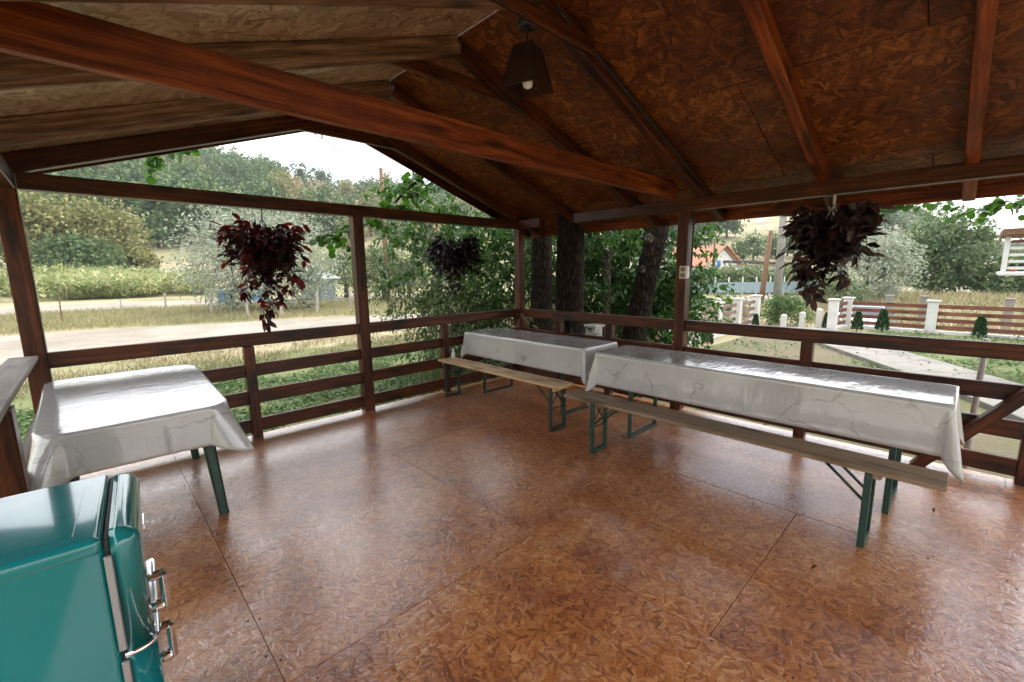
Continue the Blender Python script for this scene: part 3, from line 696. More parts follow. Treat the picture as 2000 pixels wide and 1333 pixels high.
# chrome band between the doors, bent round the door corners, and trims on the seam
b = MB(); prof = [(-.055, -.001)]
for k in range(7):
    a = -math.pi/2+math.pi/2*k/6; prof.append((-.033+.047*math.cos(a), .046+.047*math.sin(a)))
for k in range(7):
    a = math.pi/2*k/6; prof.append((-.033+.047*math.cos(a), WF-.046+.047*math.sin(a)))
prof.append((-.055, WF+.001))
for k in range(len(prof)): pass
b.tube([(x, y, .531) for x, y in prof], .0085, 8)
o = b.build('trim', M['chrome'], FR); o.matrix_basis = FM
for (za, zb) in ((.548, .83), (.05, .515)):
    b = MB().box((-.057, -.001, (za+zb)/2), (.017, .010, zb-za), 0, .003); o = b.build('trim', M['trim'], FR); o.matrix_basis = FM
for dr, zc in ((d1, .638), (d2, .470)):
    b = MB(); yh = .075
    b.box((.043, yh, zc), (.020, .036, .120), 0, .0095)
    b.box((.026, yh, zc-.045), (.040, .034, .030), 0, .0125); b.box((.026, yh, zc+.049), (.040, .034, .021), 0, .0095)
    o = b.build('handle', M['chrome'], dr)
    o.matrix_basis = FM; 
b = MB().box((.0125, .33, .75), (.004, .09, .018), 0, .0015); o = b.build('badge', M['chrome'], d1); o.matrix_basis = FM
for x, y in ((-.5, .05), (-.5, .45), (-.08, .05), (-.08, .45)):
    b = MB().lathe([(.02, 0), (.02, .03), (0, .03)], (x, y, 0), 12); o = b.build('foot', M['black'], FR); o.matrix_basis = FM

# ------------------------------------------------------------------ leaves
def leaf_mesh(name, L, W, mat, fold=.25, curl=.15, pointy=.35):
    """single leaf along +X, folded on the midrib"""
    prof = [(0, 0), (.22, .42), (.5, .5), (.78, pointy), (1, 0)]
    vs_, fs_ = [], []
    for t, w in prof:
        z = -curl*L*t*t; vs_.append((t*L, 0, z))
    for sg in (1, -1):
        for t, w in prof[1:4]: vs_.append((t*L, sg*w*W, -curl*L*t*t+abs(w)*W*fold))
    for sg, o_ in ((1, 5), (-1, 8)):
        q = [(0, 1, o_), (1, 2, o_+1, o_), (2, 3, o_+2, o_+1), (3, 4, o_+2)]
        for p in q: fs_.append(p if sg > 0 else p[::-1])
    return MB().add(vs_, fs_, 0, True).mesh(name, mat)
def leaf_cloud(P, Dv, N, L, W, mb=None, mi=0):
    """many rhombic leaves as two folded triangles each -> arrays"""
    D = Dv/np.linalg.norm(Dv, axis=1, keepdims=True); N = N - D*(N*D).sum(1, keepdims=True); N /= np.linalg.norm(N, axis=1, keepdims=True)+1e-9
    Sd = np.cross(D, N); L = L[:, None]; W = W[:, None]
    v = np.stack([P, P+D*L*.45+Sd*W*.5+N*W*.12, P+D*L, P+D*L*.45-Sd*W*.5+N*W*.12], 1).reshape(-1, 3)
    return v
def cloud_mesh(name, arrs, mats, extra=None):
    """arrs: list of (verts (4n,3), material index); extra: MB with the woody parts"""
    V = []; F = []; MI = []
    off = 0; tri = []
    for v, mi in arrs:
        n = len(v)//4; b = np.arange(n)*4+off
        q = np.stack([b, b+1, b+2, b+3], 1); tri.append((q, mi)); V.append(v); off += len(v)
    Q = np.concatenate([q for q, _ in tri]); mi = np.concatenate([np.full(len(q), m_) for q, m_ in tri])
    Vv = np.concatenate(V)
    me = bpy.data.meshes.new(name)
    ev = extra.v if extra else []; ef = extra.f if extra else []
    nv = len(Vv)+len(ev); me.vertices.add(nv)
    co = np.concatenate([Vv, np.array(ev).reshape(-1, 3)]) if len(ev) else Vv
    me.vertices.foreach_set('co', co.astype(np.float32).ravel())
    loops = np.concatenate([Q.ravel(), np.array([i+len(Vv) for fc in ef for i in fc], dtype=np.int64)]) if ef else Q.ravel()
    tots = np.concatenate([np.full(len(Q), 4), np.array([len(fc) for fc in ef], dtype=np.int64)]) if ef else np.full(len(Q), 4)
    starts = np.concatenate([[0], np.cumsum(tots)[:-1]])
    me.loops.add(len(loops)); me.loops.foreach_set('vertex_index', loops.astype(np.int32))
    me.polygons.add(len(tots)); me.polygons.foreach_set('loop_start', starts.astype(np.int32)); me.polygons.foreach_set('loop_total', tots.astype(np.int32))
    mis = np.concatenate([mi, np.full(len(ef), len(mats)-1)]) if ef else mi
    me.polygons.foreach_set('material_index', mis.astype(np.int32))
    for m_ in mats: me.materials.append(m_)
    me.update(calc_edges=True); me.validate()
    return me
def rvec(n, g=None): 
    v = (g or rng).normal(size=(n, 3)); return v/np.linalg.norm(v, axis=1, keepdims=True)

def grow(g, p, d, L, r, lev, mb, tips, spread=.75, nchild=(3, 5), up=.25, droop=0.0):
    """recursive limbs; tips collects (point, direction)"""
    n = 4; pts = [np.array(p, float)]; dd = np.array(d, float)
    for i in range(n):
        dd = dd + g.normal(size=3)*.13 + np.array([0, 0, up*.12-droop*.2]); dd /= np.linalg.norm(dd); pts.append(pts[-1]+dd*L/n)
    if r > .004: mb.tube(pts, list(np.linspace(r, r*.55, n+1)), 7 if r > .05 else 5)
    if lev == 0:
        for q in pts[1:]: tips.append(q)
        return
    for k in range(g.integers(*nchild)):
        t = g.uniform(.35, 1.0); i = min(int(t*n), n-1); q = pts[i]+(pts[i+1]-pts[i])*(t*n-i)
        a = g.normal(size=3); a -= dd*a.dot(dd); a /= np.linalg.norm(a)
        nd = dd*(1-spread*.6)+a*spread+np.array([0, 0, up*.4-droop]); nd /= np.linalg.norm(nd)
        grow(g, q, nd, L*g.uniform(.55, .78), r*.5, lev-1, mb, tips, spread, nchild, up, droop)

def make_tree(seed, height, crown_w, trunk_h, n_leaves, leaf, mats, trunk_r=None, droop=0.0, lev=3, gap=.35, low=0.0, blobs=None):
    """returns (trunk MB, crown verts list). Crown: leaf clumps round limb tips inside an uneven hull"""
    g = np.random.default_rng(seed); tr = trunk_r or height*.022; mb = MB(); tips = []
    top = np.array([g.normal()*.03*height, g.normal()*.03*height, height*.72])
    pts = [np.array([0, 0, -.2]), np.array([g.normal()*.01*height, 0, trunk_h*.5]), np.array([0, g.normal()*.015*height, trunk_h]), top]
    mb.tube([tuple(p) for p in pts], [tr*1.25, tr, tr*.85, tr*.25], 8)
    nl = 9
    for k in range(nl):
        t = k/(nl-1); z = trunk_h+(top[2]-trunk_h)*t*.95; a = 2.4*k+g.uniform(-.4, .4)
        reach = crown_w/2*(math.sin(math.pi*min(1, .25+.75*t)))**.6
        d = np.array([math.cos(a), math.sin(a), .35+.6*t-droop]); d /= np.linalg.norm(d)
        p0 = pts[2]+(top-pts[2])*t*.95
        grow(g, p0, d, reach*.55, tr*.42*(1-.5*t), 2 if lev > 2 else 1, mb, tips, .75, (3, 5), .3, droop)
    tips = np.array(tips)
    # hull envelope
    c = np.array([0, 0, (trunk_h*(1-low)+height)/2]); hz = (height-trunk_h*(1-low))/2
    T = tips.copy(); 
    keep = (((T-c)/np.array([crown_w/2, crown_w/2, hz]))**2).sum(1) < 1.25
    T = T[keep] if keep.sum() > 20 else T
    # extra clump centres on the hull surface, lumpy
    m_ = int(len(T)*.8)+30; u = rvec(m_, g); rr = .72+.30*g.random(m_)
    H = c+u*rr[:, None]*np.array([crown_w/2, crown_w/2, hz]); 
    lump = np.sin(u[:, 0]*4+seed)*np.cos(u[:, 1]*4+seed*2)*np.sin(u[:, 2]*3+1)
    H = H[lump > -gap]; H = H[H[:, 2] > trunk_h*.55]
    T = np.concatenate([T, H])
    idx = g.integers(0, len(T), n_leaves); sig = crown_w*.055
    P = T[idx]+g.normal(size=(n_leaves, 3))*sig
    out = P-c; Dv = rvec(n_leaves, g)+.6*out/np.linalg.norm(out, axis=1, keepdims=True)+np.array([0, 0, -.35-droop])
    Nn = rvec(n_leaves, g)+np.array([0, 0, .8])
    Ls = leaf[0]*g.uniform(.7, 1.25, n_leaves); Ws = leaf[1]*g.uniform(.7, 1.25, n_leaves)
    return mb, leaf_cloud(P, Dv, Nn, Ls, Ws)

def tree_thing(name, label, cat, loc, seed, height, crown_w, trunk_h, n_leaves, leaf, leafmat, barkmat=None, group=None, **kw):
    mb, lv = make_tree(seed, height, crown_w, trunk_h, n_leaves, leaf, None, **kw)
    t = thing(name, label, cat, loc, rng.uniform(0, 6), group)
    Mw = parent_world(t)
    o = bpy.data.objects.new('trunk', mb.mesh('trunk', barkmat or M['bark2'])); o.matrix_basis = Mw; link(o, t)
    o = bpy.data.objects.new('crown', cloud_mesh('crown', [(lv, 0)], [leafmat])); o.matrix_basis = Mw; link(o, t); o['kind'] = 'stuff'
    return t

def at_az(px, r):
    """ground point at horizon column px (photo pixels) and distance r"""
    az = math.atan((px-1000)/FPX)+YAW
    return r*math.sin(az), r*math.cos(az)

# ------------------------------------------------------------------ hanging baskets
def basket(name, label, c, ztop, hook, rx, zlo, leafmat, smallmat, seed, trail, L=.105, W=.042, nbig=290, nsmall=1500, rope=None):
    g = np.random.default_rng(seed); t = thing(name, label, 'hanging plant', (c[0], c[1], zlo), 0, 'hanging baskets of trailing plants')
    zc = ztop-.24
    MB().lathe([(0, -.10), (.07, -.10), (.10, .06), (.108, .065), (.104, .075), (.09, .06)], (c[0], c[1], zc-.02), 20).build('pot', M['black'], t)
    hb = MB()
    for k in range(3):
        a = 2.1*k+.3; hb.tube([(c[0]+.13*math.cos(a), c[1]+.13*math.sin(a), zc+.05), (c[0]+.02*math.cos(a), c[1]+.02*math.sin(a), hook-.12), (c[0], c[1], hook-.09)], .0035, 5)
    hb.tube([(c[0], c[1], hook-.10), (c[0]+.006, c[1], hook-.03), (c[0], c[1], hook+.01)], .005 if not rope else .011, 6)
    hb.build('hanger', M['whitepl'] if rope else M['gasket'], t)
    # stems
    sb = MB(); spots = []
    ns = 90
    for k in range(ns):
        a = 6.283*k/ns+g.normal()*.1; up_ = g.uniform(.0, .34); reach = rx*g.uniform(.35, 1.0); fall = g.uniform(-.25, .40)*(ztop-zlo)*.8
        p0 = np.array([c[0]+.09*math.cos(a), c[1]+.09*math.sin(a), zc+.05])
        p1 = p0+np.array([math.cos(a)*reach*.5, math.sin(a)*reach*.5, up_]); p2 = p0+np.array([math.cos(a)*reach*.85, math.sin(a)*reach*.85, up_*.6-fall*.5])
        p3 = p0+np.array([math.cos(a+.2)*reach*.8, math.sin(a+.2)*reach*.8, -fall])
        q = []
        for s in np.linspace(0, 1, 9): q.append((1-s)**3*p0+3*(1-s)**2*s*p1+3*(1-s)*s*s*p2+s**3*p3)
        sb.tube([tuple(x) for x in q[::2]], .003, 4); spots += [(x, np.array([math.cos(a), math.sin(a), -.2])) for x in q[1:]]
    for k in range(130):
        a = g.uniform(0, 6.283); el = g.uniform(-.9, .5); spots.append((np.array([c[0]+.17*math.cos(a), c[1]+.17*math.sin(a), zc-.02+.15*el]), np.array([math.cos(a), math.sin(a), -.5])))
    for (dx, dy, z1) in trail:
        q = [np.array([c[0]+dx*.35+g.normal()*.03*s, c[1]+dy*.35+g.normal()*.02*s, zc]) for s in (0,)]
        p3 = np.array([c[0]+dx, c[1]+dy, z1]); p0 = q[0]
        qq = [p0+(p3-p0)*s+np.array([.025*math.sin(7*s+dx*20), .02*math.cos(6*s), 0])*s for s in np.linspace(0, 1, 11)]
        sb.tube([tuple(x) for x in qq], .003, 4); spots += [(x, np.array([g.normal(), g.normal(), -.7])) for x in qq[3:]]*2
        spots += [(qq[-1], np.array([g.normal(), g.normal(), -1.2])) for _ in range(4)]
    sb.build('stem', smallmat, t)
    meshes = [leaf_mesh('leaf', L*s, W*s, leafmat, .35, cu, po) for s, cu, po in ((1, .18, .32), (.85, .3, .30), (1.12, .1, .34))]
    order = g.permutation(len(spots)); Ci = Vector((c[0], c[1], zc-.05))
    # the leaf parts: outermost spots first
    sp = sorted([spots[i] for i in order], key=lambda s_: -(abs(s_[0][0]-c[0])+abs(s_[0][1]-c[1])+.8*abs(s_[0][2]-zc)) + g.uniform(0, .12))
    for (p, d) in (sp*3)[:nbig]:
        p = p+g.normal(size=3)*.014; out = Vector(d).normalized()+Vector(g.normal(size=3))*.55+Vector((0, 0, -.25)); out.normalize()
        upv = Vector((0, 0, 1))+Vector(g.normal(size=3))*.35
        Y = upv.cross(out).normalized(); Z = out.cross(Y)
        o = bpy.data.objects.new('leaf', meshes[g.integers(3)]); mm = Matrix((out, Y, Z)).transposed().to_4x4(); mm.translation = p
        o.matrix_basis = mm; link(o, t)
    ii = g.integers(0, len(spots), nsmall); P = np.array([spots[i][0] for i in ii])
    cc = np.array([c[0], c[1], zc]); P = cc+(P-cc)*g.uniform(.25, .98, (nsmall, 1))+g.normal(size=(nsmall, 3))*.02
    Dv = np.array([spots[i][1] for i in ii])+g.normal(size=(nsmall, 3))*.6
    o = bpy.data.objects.new('inner_leaves', cloud_mesh('inner_leaves', [(leaf_cloud(P, Dv, rvec(nsmall, g)+np.array([0, 0, .8]), np.full(nsmall, L*.95), np.full(nsmall, W)), 0)], [smallmat])); link(o, t); o['kind'] = 'stuff'
    return t
basket('hanging_basket', 'deep red trailing plant in a hanging basket left of the middle gable post', (1.25, 4.67), 2.00, 2.155, .33, 1.08, M['leaf_red'], M['leaf_red_s'], 11, [(-.05, 0, 1.12), (.06, -.05, 1.30), (.22, .02, 1.42), (-.22, 0, 1.38), (.27, -.05, 1.5), (0, 0, 1.2)])
basket('hanging_basket', 'compact blackish purple plant in a hanging basket right of the middle gable post', (3.44, 4.67), 1.96, 2.155, .31, 1.25, M['leaf_dkpurple'], M['leaf_dkpurple_s'], 12, [(.0, 0, 1.30), (.1, .02, 1.38), (-.08, 0, 1.38)])
basket('hanging_basket', 'purple striped spiderwort in a hanging basket under the yard side eave', (4.66, .88), 2.03, 2.155, .275, 1.23, M['leaf_purple'], M['leaf_purple_s'], 13, [(0, .14, 1.34), (.05, .08, 1.27), (0, .03, 1.42), (.02, -.14, 1.45), (-.05, .18, 1.46), (0, -.05, 1.48), (.03, .2, 1.55)], .12, .055, rope=True)

# ------------------------------------------------------------------ the trees at the railing corner
def trunk_mesh(pts, rad, mat, seed, n=18, rough=.035):
    g = np.random.default_rng(seed); mb = MB(); P = np.array(pts, float); L = np.concatenate([[0], np.cumsum(np.linalg.norm(np.diff(P, axis=0), axis=1))])
    k = max(6, int(L[-1]/.12)); t = np.linspace(0, L[-1], k); Q = np.stack([np.interp(t, L, P[:, i]) for i in range(3)], 1); rr = np.interp(t, L, rad)
    Q[:, 0] += .012*np.sin(t*3+seed); Q[:, 1] += .012*np.cos(t*2.3+seed)
    mb.tube([tuple(q) for q in Q], list(rr), n)
    v = np.array(mb.v); c = np.repeat(Q, n, 0); d = v-c
    ang = np.tile(np.arange(n), k); nz = 1+rough*(np.sin(ang*2.1+np.repeat(t, n)*2)+np.sin(ang*4.7+seed+np.repeat(t, n)*1.3))+g.normal(size=len(v))*.012
    mb.v = [tuple(x) for x in c+d*nz[:, None]]
    return mb
def crown_spray(g, centers, sigs, n, leaf, down=.5):
    C = np.array(centers); Sg = np.array(sigs); i = g.integers(0, len(C), n)
    # leaves sit along short twigs so the mass breaks into sprays
    tw = 90
    ti = g.integers(0, len(C), tw*8); TP = C[ti]+g.normal(size=(tw*8, 3))*Sg[ti][:, None]
    TD = rvec(tw*8, g)*np.array([1, 1, .5])+np.array([0, 0, -down]); TD /= np.linalg.norm(TD, axis=1, keepdims=True)
    k = g.integers(0, len(TP), n); s = g.uniform(0, .55, n)
    P = TP[k]+TD[k]*s[:, None]+g.normal(size=(n, 3))*.03
    Dv = TD[k]*.8+rvec(n, g)*.75+np.array([0, 0, -.25]); N = rvec(n, g)+np.array([0, 0, .9])
    return leaf_cloud(P, Dv, N, leaf[0]*g.uniform(.65, 1.2, n), leaf[1]*g.uniform(.7, 1.2, n)), TP, TD
LM = [leaf_mesh('leaf', .095*s, .085*s, M['leaf_lin'], .15, cu, .42) for s, cu in ((1, .1), (.8, .2), (1.15, .06))]
def leafy_branch(t, pts, rad, n, spread, seed, droop=.35):
    """a limb part with its leaves as sub-parts"""
    g = np.random.default_rng(seed); P = np.array(pts, float); k = 14
    L = np.concatenate([[0], np.cumsum(np.linalg.norm(np.diff(P, axis=0), axis=1))]); tt = np.linspace(0, L[-1], k)
    Q = np.stack([np.interp(tt, L, P[:, i]) for i in range(3)], 1); Q[1:-1] += g.normal(size=(k-2, 3))*.03
    mb = MB().tube([tuple(q) for q in Q], list(np.linspace(rad, .004, k)), 6); spots = []
    nt = max(6, n//9); l0 = int(k*spread[1])
    for j in range(nt):
        q = Q[g.integers(l0, k)]; d = rvec(1, g)[0]*np.array([1, 1, .35])+np.array([0, 0, -droop]); e = q+d*spread[0]*g.uniform(.4, 1)
        mid = (q+e)/2+np.array([0, 0, .04]); mb.tube([tuple(q), tuple(mid), tuple(e)], [.005, .004, .002], 4)
        for s in np.linspace(.2, 1, 9): spots.append((q*(1-s)**2+2*mid*s*(1-s)+e*s*s, d))
    br = mb.build('branch', M['bark'], t)
    for i in g.permutation(len(spots))[:n]:
        p, d = spots[i]; out = Vector(d).normalized()*.5+Vector(g.normal(size=3))*.7+Vector((0, 0, -.45)); out.normalize()
        upv = Vector((0, 0, 1))+Vector(g.normal(size=3))*.4; Y = upv.cross(out).normalized(); Z = out.cross(Y)
        o = bpy.data.objects.new('leaf', LM[g.integers(3)]); mm = Matrix((out, Y, Z)).transposed().to_4x4(); mm.translation = Vector(p)+Vector(g.normal(size=3))*.02
        o.matrix_basis = mm; link(o, br)
t1 = thing('linden_tree', 'thick dark barked tree growing up through the eave beside the corner', 'tree', (4.93, 3.93, -.45))
trunk_mesh([(4.95, 3.95, -.6), (4.94, 3.95, .8), (4.92, 3.93, 2.2), (4.85, 3.85, 3.6), (4.8, 3.8, 5.2)], [.30, .205, .18, .165, .12], M['bark'], 1).build('trunk', M['bark'], t1)
leafy_branch(t1, [(4.85, 3.9, 4.2), (4.1, 5.6, 3.3), (3.2, 5.9, 2.45), (2.35, 5.9, 2.05)], .05, 290, (.42, .58), 21)     # in front of the gable, by the middle post
leafy_branch(t1, [(4.85, 3.9, 4.4), (4.4, 5.7, 3.6), (4.0, 6.0, 2.85), (3.35, 6.0, 2.8)], .05, 300, (.55, .45), 22)
leafy_branch(t1, [(4.85, 3.9, 4.8), (3.8, 6.0, 4.5), (2.7, 6.5, 3.9), (2.3, 6.5, 3.55)], .05, 60, (.28, .8), 23)
leafy_branch(t1, [(4.85, 3.9, 4.8), (3.0, 6.4, 4.6), (1.6, 6.5, 3.5), (1.0, 6.5, 2.98), (.70, 6.5, 2.86)], .05, 120, (.30, .72), 24)
leafy_branch(t1, [(4.85, 3.9, 4.3), (7.0, 2.5, 4.0), (7.9, 1.6, 2.9), (8.0, .7, 2.45)], .06, 190, (.50, .70), 25)
leafy_branch(t1, [(4.85, 3.9, 4.3), (7.2, 1.5, 4.2), (7.9, .3, 3.0), (8.0, -.2, 2.3)], .06, 260, (.55, .66), 26)
g1 = np.random.default_rng(5)
lv, _, _ = crown_spray(g1, [(6.2, 3.0, 6), (4.5, 5.2, 6.2), (3.8, 3.2, 6.3), (5.5, 4.5, 7.2)], [1.2, 1.2, 1.2, 1.1], 5000, (.11, .095))
o = bpy.data.objects.new('crown', cloud_mesh('crown', [(lv, 0)], [M['leaf_lin_s']])); link(o, t1); o['kind'] = 'stuff'

t2 = thing('walnut_tree', 'dark straight trunk standing just behind the corner post', 'tree', (5.55, 5.05, -.45))
trunk_mesh([(5.55, 5.05, -.6), (5.55, 5.05, 1.0), (5.5, 5.0, 2.6), (5.6, 5.2, 5.0)], [.26, .18, .16, .1], M['bark'], 2).build('trunk', M['bark'], t2)
t3 = thing('walnut_tree', 'leaning tree trunk with knots beyond the railing between the yard side posts', 'tree', (6.05, 3.6, -.45))
trunk_mesh([(6.1, 3.72, -.6), (6.03, 3.58, .4), (6.0, 3.38, 1.3), (5.98, 3.18, 2.2), (6.0, 2.9, 3.6), (6.0, 2.6, 5)], [.27, .185, .165, .15, .13, .09], M['bark'], 3).build('trunk', M['bark'], t3)
for (p, q, rr) in (((5.86, 3.25, 1.98), (5.80, 3.21, 2.0), .07), ((5.86, 3.34, 1.55), (5.82, 3.31, 1.57), .05)):
    MB().tube([p, q, (q[0]-.015, q[1]-.01, q[2])], [rr*1.2, rr, rr*.45], 12).build('knot', M['bark2'], t3)
t4 = thing('walnut_tree', 'slim young stem rising in the foliage between the two thick trunks', 'tree', (7.2, 4.9, -.45))
trunk_mesh([(7.2, 4.9, -.6), (7.2, 4.85, 1.2), (7.15, 4.8, 4)], [.10, .075, .05], M['bark2'], 4, 10).build('trunk', M['bark2'], t4)
gA = np.random.default_rng(31)
def crown_of(t, C, Sg, n, leaf, mat, seed, down=.5):
    g = np.random.default_rng(seed); lv, TP, TD = crown_spray(g, C, Sg, n, leaf, down)
    tw = MB()
    for i in range(0, len(TP), 3): tw.tube([tuple(TP[i]), tuple(TP[i]+TD[i]*.5)], [.006, .002], 3, cap=False)
    o = bpy.data.objects.new('crown', cloud_mesh('crown', [(lv, 0)], [mat, M['bark']], tw)); link(o, t); o['kind'] = 'stuff'
crown_of(t2, [(5.6, 6.6, 1.9), (6.2, 6.8, 1.2), (5.2, 7.2, 2.2), (6.6, 6.2, 2.4), (6.2, 5.8, 2.9), (5.4, 6.9, .9), (6.6, 7.4, .6), (4.7, 7.0, 2.4), (6.8, 6.9, 1.8)], [.5]*9, 15000, (.13, .055), M['leaf_dark'], 41)
crown_of(t3, [(8.0, 4.7, 1.8), (8.2, 4.4, 1.0), (8.2, 5.6, 1.5), (8.6, 5.1, .6), (8.0, 4.2, 2.3), (8.2, 4.2, 1.6), (8.6, 5.8, 2.6), (7.4, 5.2, 2.6), (8.1, 4.1, 1.2), (8.2, 4.1, .7), (9.2, 5.4, 1.0), (8.2, 6.4, 2.0), (9.5, 6.4, 1.4)], [.42]*13, 19000, (.135, .062), M['leaf_dark'], 42)
crown_of(t4, [(7.4, 6.0, 1.0), (7.2, 5.8, 1.8), (7.6, 6.6, .4), (7.0, 5.6, .3), (7.8, 6.4, 2.2), (7.4, 5.4, 1.4)], [.48]*6, 9000, (.15, .04), M['leaf_dark'], 43)
# pale green willow bush drooping behind the far railing
wb = thing('willow_bush', 'pale drooping leafy bush outside the railing behind the far table', 'bush', (4.9, 6.6, -.45))
gW = np.random.default_rng(51); C = [(4.3, 6.2, .75), (4.8, 6.3, .55), (5.3, 6.2, .5), (4.5, 6.6, 1.1), (5.2, 6.7, .9), (4.2, 6.0, .1), (4.7, 5.9, .0), (5.2, 5.9, .1), (3.9, 6.9, 1.5)]
lv, TP, TD = crown_spray(gW, C, [.30]*9, 9000, (.11, .03), .9); tw = MB()
for i in range(0, len(TP), 4): tw.tube([tuple(TP[i]), tuple(TP[i]+TD[i]*.5)], [.005, .002], 3, cap=False)
tw.tube([(4.9, 6.6, -.5), (4.85, 6.55, .3), (4.6, 6.5, 1.0)], [.05, .04, .02], 7); tw.tube([(4.9, 6.6, -.4), (5.1, 6.4, .4), (5.3, 6.4, .8)], [.04, .03, .015], 6)
o = bpy.data.objects.new('foliage', cloud_mesh('foliage', [(lv, 0)], [mat_leaf('bush_leaf', ((.06, .10, .035), (.11, .16, .055), (.18, .225, .09)), .35, .45), M['bark2']], tw)); link(o, wb); o['kind'] = 'stuff'

# ------------------------------------------------------------------ far trees, hill wood
def forest_mesh(seed, leafmat, h=11, w=8, n=1100, lf=(.85, .6)):
    mb, lv = make_tree(seed, h, w, h*.22, n, lf, None, lev=2, gap=.45, low=.6)
    return cloud_mesh('forest_tree', [(lv, 0)], [leafmat, M['bark2']], mb)
fm = [forest_mesh(60+i, m_) for i, m_ in enumerate((M['leaf_for'], M['leaf_for'], M['leaf_for'], M['leaf_for2'], M['leaf_for3'], M['leaf_far'], M['leaf_far']))]
gF = np.random.default_rng(77)
def ftree(px, r, k, s, lab, grp, dz=0.0, sz=1.0):
    x, y = at_az(px, r); o = bpy.data.objects.new('forest_tree', fm[k]); o.location = (x, y, float(terr(x, y))-.3+dz); o.rotation_euler = (0, 0, gF.uniform(0, 6)); o.scale = (s, s, s*sz)
    return link(o, None, lab, 'tree', grp)
LG = {0: 'green leafy tree in the wood that covers the hill beyond the cornfield', 3: 'yellowing tree in the wood that covers the hill beyond the cornfield', 4: 'dry brown tree in the wood that covers the hill beyond the cornfield'}
cnt = 0
for r0 in (112, 124, 137, 151, 166, 182, 199, 217, 236):
    px = -60+gF.uniform(0, 40)
    while px < 1010:
        r = r0+gF.uniform(-6, 6)
        k = gF.choice([0, 1, 2, 3, 4], p=[.32, .27, .2, .14, .07])
        if 590 < px < 720 and 140 < r0 < 190 and gF.random() < .7: k = 4
        ftree(px, r, int(k), gF.uniform(.75, 1.2)*(1.0 if k != 4 else .8), LG[0 if k < 3 else int(k)], 'trees of the wooded hill')
        px += gF.uniform(42, 62)*(150/r0)**.8; cnt += 1
for px, r, s in ((210, 98, 1.0), (330, 96, 1.05), (385, 99, 1.1), (440, 101, 1.0), (270, 100, 1.0), (140, 97, .95), (60, 100, 1.0)):
    ftree(px, r, int(gF.integers(0, 3)), s, 'green tree along the lower edge of the wood above the field', 'trees along the edge of the wood')
# dry hill and right ridge
for px, r, s, k in ((1385, 128, 1.1, 0), (1412, 130, 1.15, 1), (1360, 120, 1.1, 2), (1340, 118, 1.2, 0), (1300, 120, 1.2, 1), (1560, 150, 1.0, 0), (1575, 120, .8, 2), (1600, 140, 1.0, 1), (1530, 100, .55, 2), (1465, 92, .5, 0), (1500, 96, .45, 1), (1440, 90, .4, 2), (1555, 95, .6, 0)):
    ftree(px, r, k, s, 'round green tree on the dry grass hill behind the house', 'trees dotted over the dry hill')
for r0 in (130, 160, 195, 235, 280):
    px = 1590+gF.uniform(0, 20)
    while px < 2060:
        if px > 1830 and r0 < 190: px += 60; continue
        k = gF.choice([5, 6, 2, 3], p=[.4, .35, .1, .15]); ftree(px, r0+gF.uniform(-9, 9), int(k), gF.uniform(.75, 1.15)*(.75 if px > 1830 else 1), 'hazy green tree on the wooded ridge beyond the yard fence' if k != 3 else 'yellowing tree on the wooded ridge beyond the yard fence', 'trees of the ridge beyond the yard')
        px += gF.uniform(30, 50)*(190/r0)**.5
# big bushes at the foot of the hill
for i, (px, r, h, w, mt, lab) in enumerate(((100, 76, 9.6, 11, 'leaf_for2', 'big rounded yellow green tree at the left behind the cornfield'), (215, 77, 9.3, 10.5, 'leaf_for2', 'big rounded yellow green tree right of its taller twin behind the cornfield'), (165, 70, 4.6, 8, 'leaf_for', 'low green bush in front of the two yellow green trees'), (275, 73, 3.6, 5, 'leaf_for2', 'small pale bush at the edge of the dry bank'))):
    x, y = at_az(px, r); tree_thing('field_tree', lab, 'tree', (x, y, float(terr(x, y))-.3), 200+i, h, w, h*.12, 5200 if h > 5 else 2200, (.50, .34), M[mt], lev=3, low=.9)
# silvery willow by the track, apple trees, right yard trees
def plant(name, lab, cat, px, r, h, w, th_, n, lf, mt, seed, grp=None, **kw):
    x, y = at_az(px, r); return tree_thing(name, lab, cat, (x, y, float(terr(x, y))-.05), seed, h, w, th_, n, lf, M[mt], group=grp, **kw)
plant('silver_willow', 'wide silvery willow beside the track with a thick stump like trunk', 'tree', 525, 27.5, 5.7, 7.4, .9, 17000, (.24, .075), 'leaf_wil', 301, trunk_r=.28, low=.8, gap=.5, droop=.15)
plant('apple_tree', 'grey green apple tree with a thick pale trunk beside the brown utility pole', 'tree', 755, 34, 3.9, 5.4, 1.1, 5200, (.22, .10), 'leaf_app', 302, trunk_r=.3, low=.6)
plant('apple_tree', 'small thin trunked apple tree right of the brown utility pole', 'tree', 803, 31, 3.0, 3.0, 1.1, 1800, (.18, .08), 'leaf_app', 303, trunk_r=.09, low=.4)
plant('apple_tree', 'wide low apple tree behind the pale blue shed', 'tree', 680, 40, 3.8, 5.6, .9, 4200, (.24, .11), 'leaf_app', 304, trunk_r=.2, low=.6)
plant('apple_tree', 'pale apple tree farther off behind the dark hanging basket', 'tree', 860, 42, 4.4, 5.0, 1.2, 3600, (.24, .11), 'leaf_app', 305, trunk_r=.2, low=.6)
plant('apple_tree', 'apple tree partly hidden by the leafy branches near the corner post', 'tree', 930, 36, 4.2, 5.0, 1.2, 3600, (.24, .11), 'leaf_app', 306, trunk_r=.2, low=.6)
plant('broad_tree', 'large conical green tree standing beyond the yard fence', 'tree', 1832, 44, 6.0, 4.7, .9, 9500, (.30, .19), 'leaf_yard', 310, trunk_r=.22, low=.7)
plant('silver_willow', 'pale silvery willow beyond the fence just right of the striped basket', 'tree', 1690, 33, 4.2, 4.6, .5, 7000, (.22, .09), 'leaf_wil', 311, trunk_r=.2, low=.9)
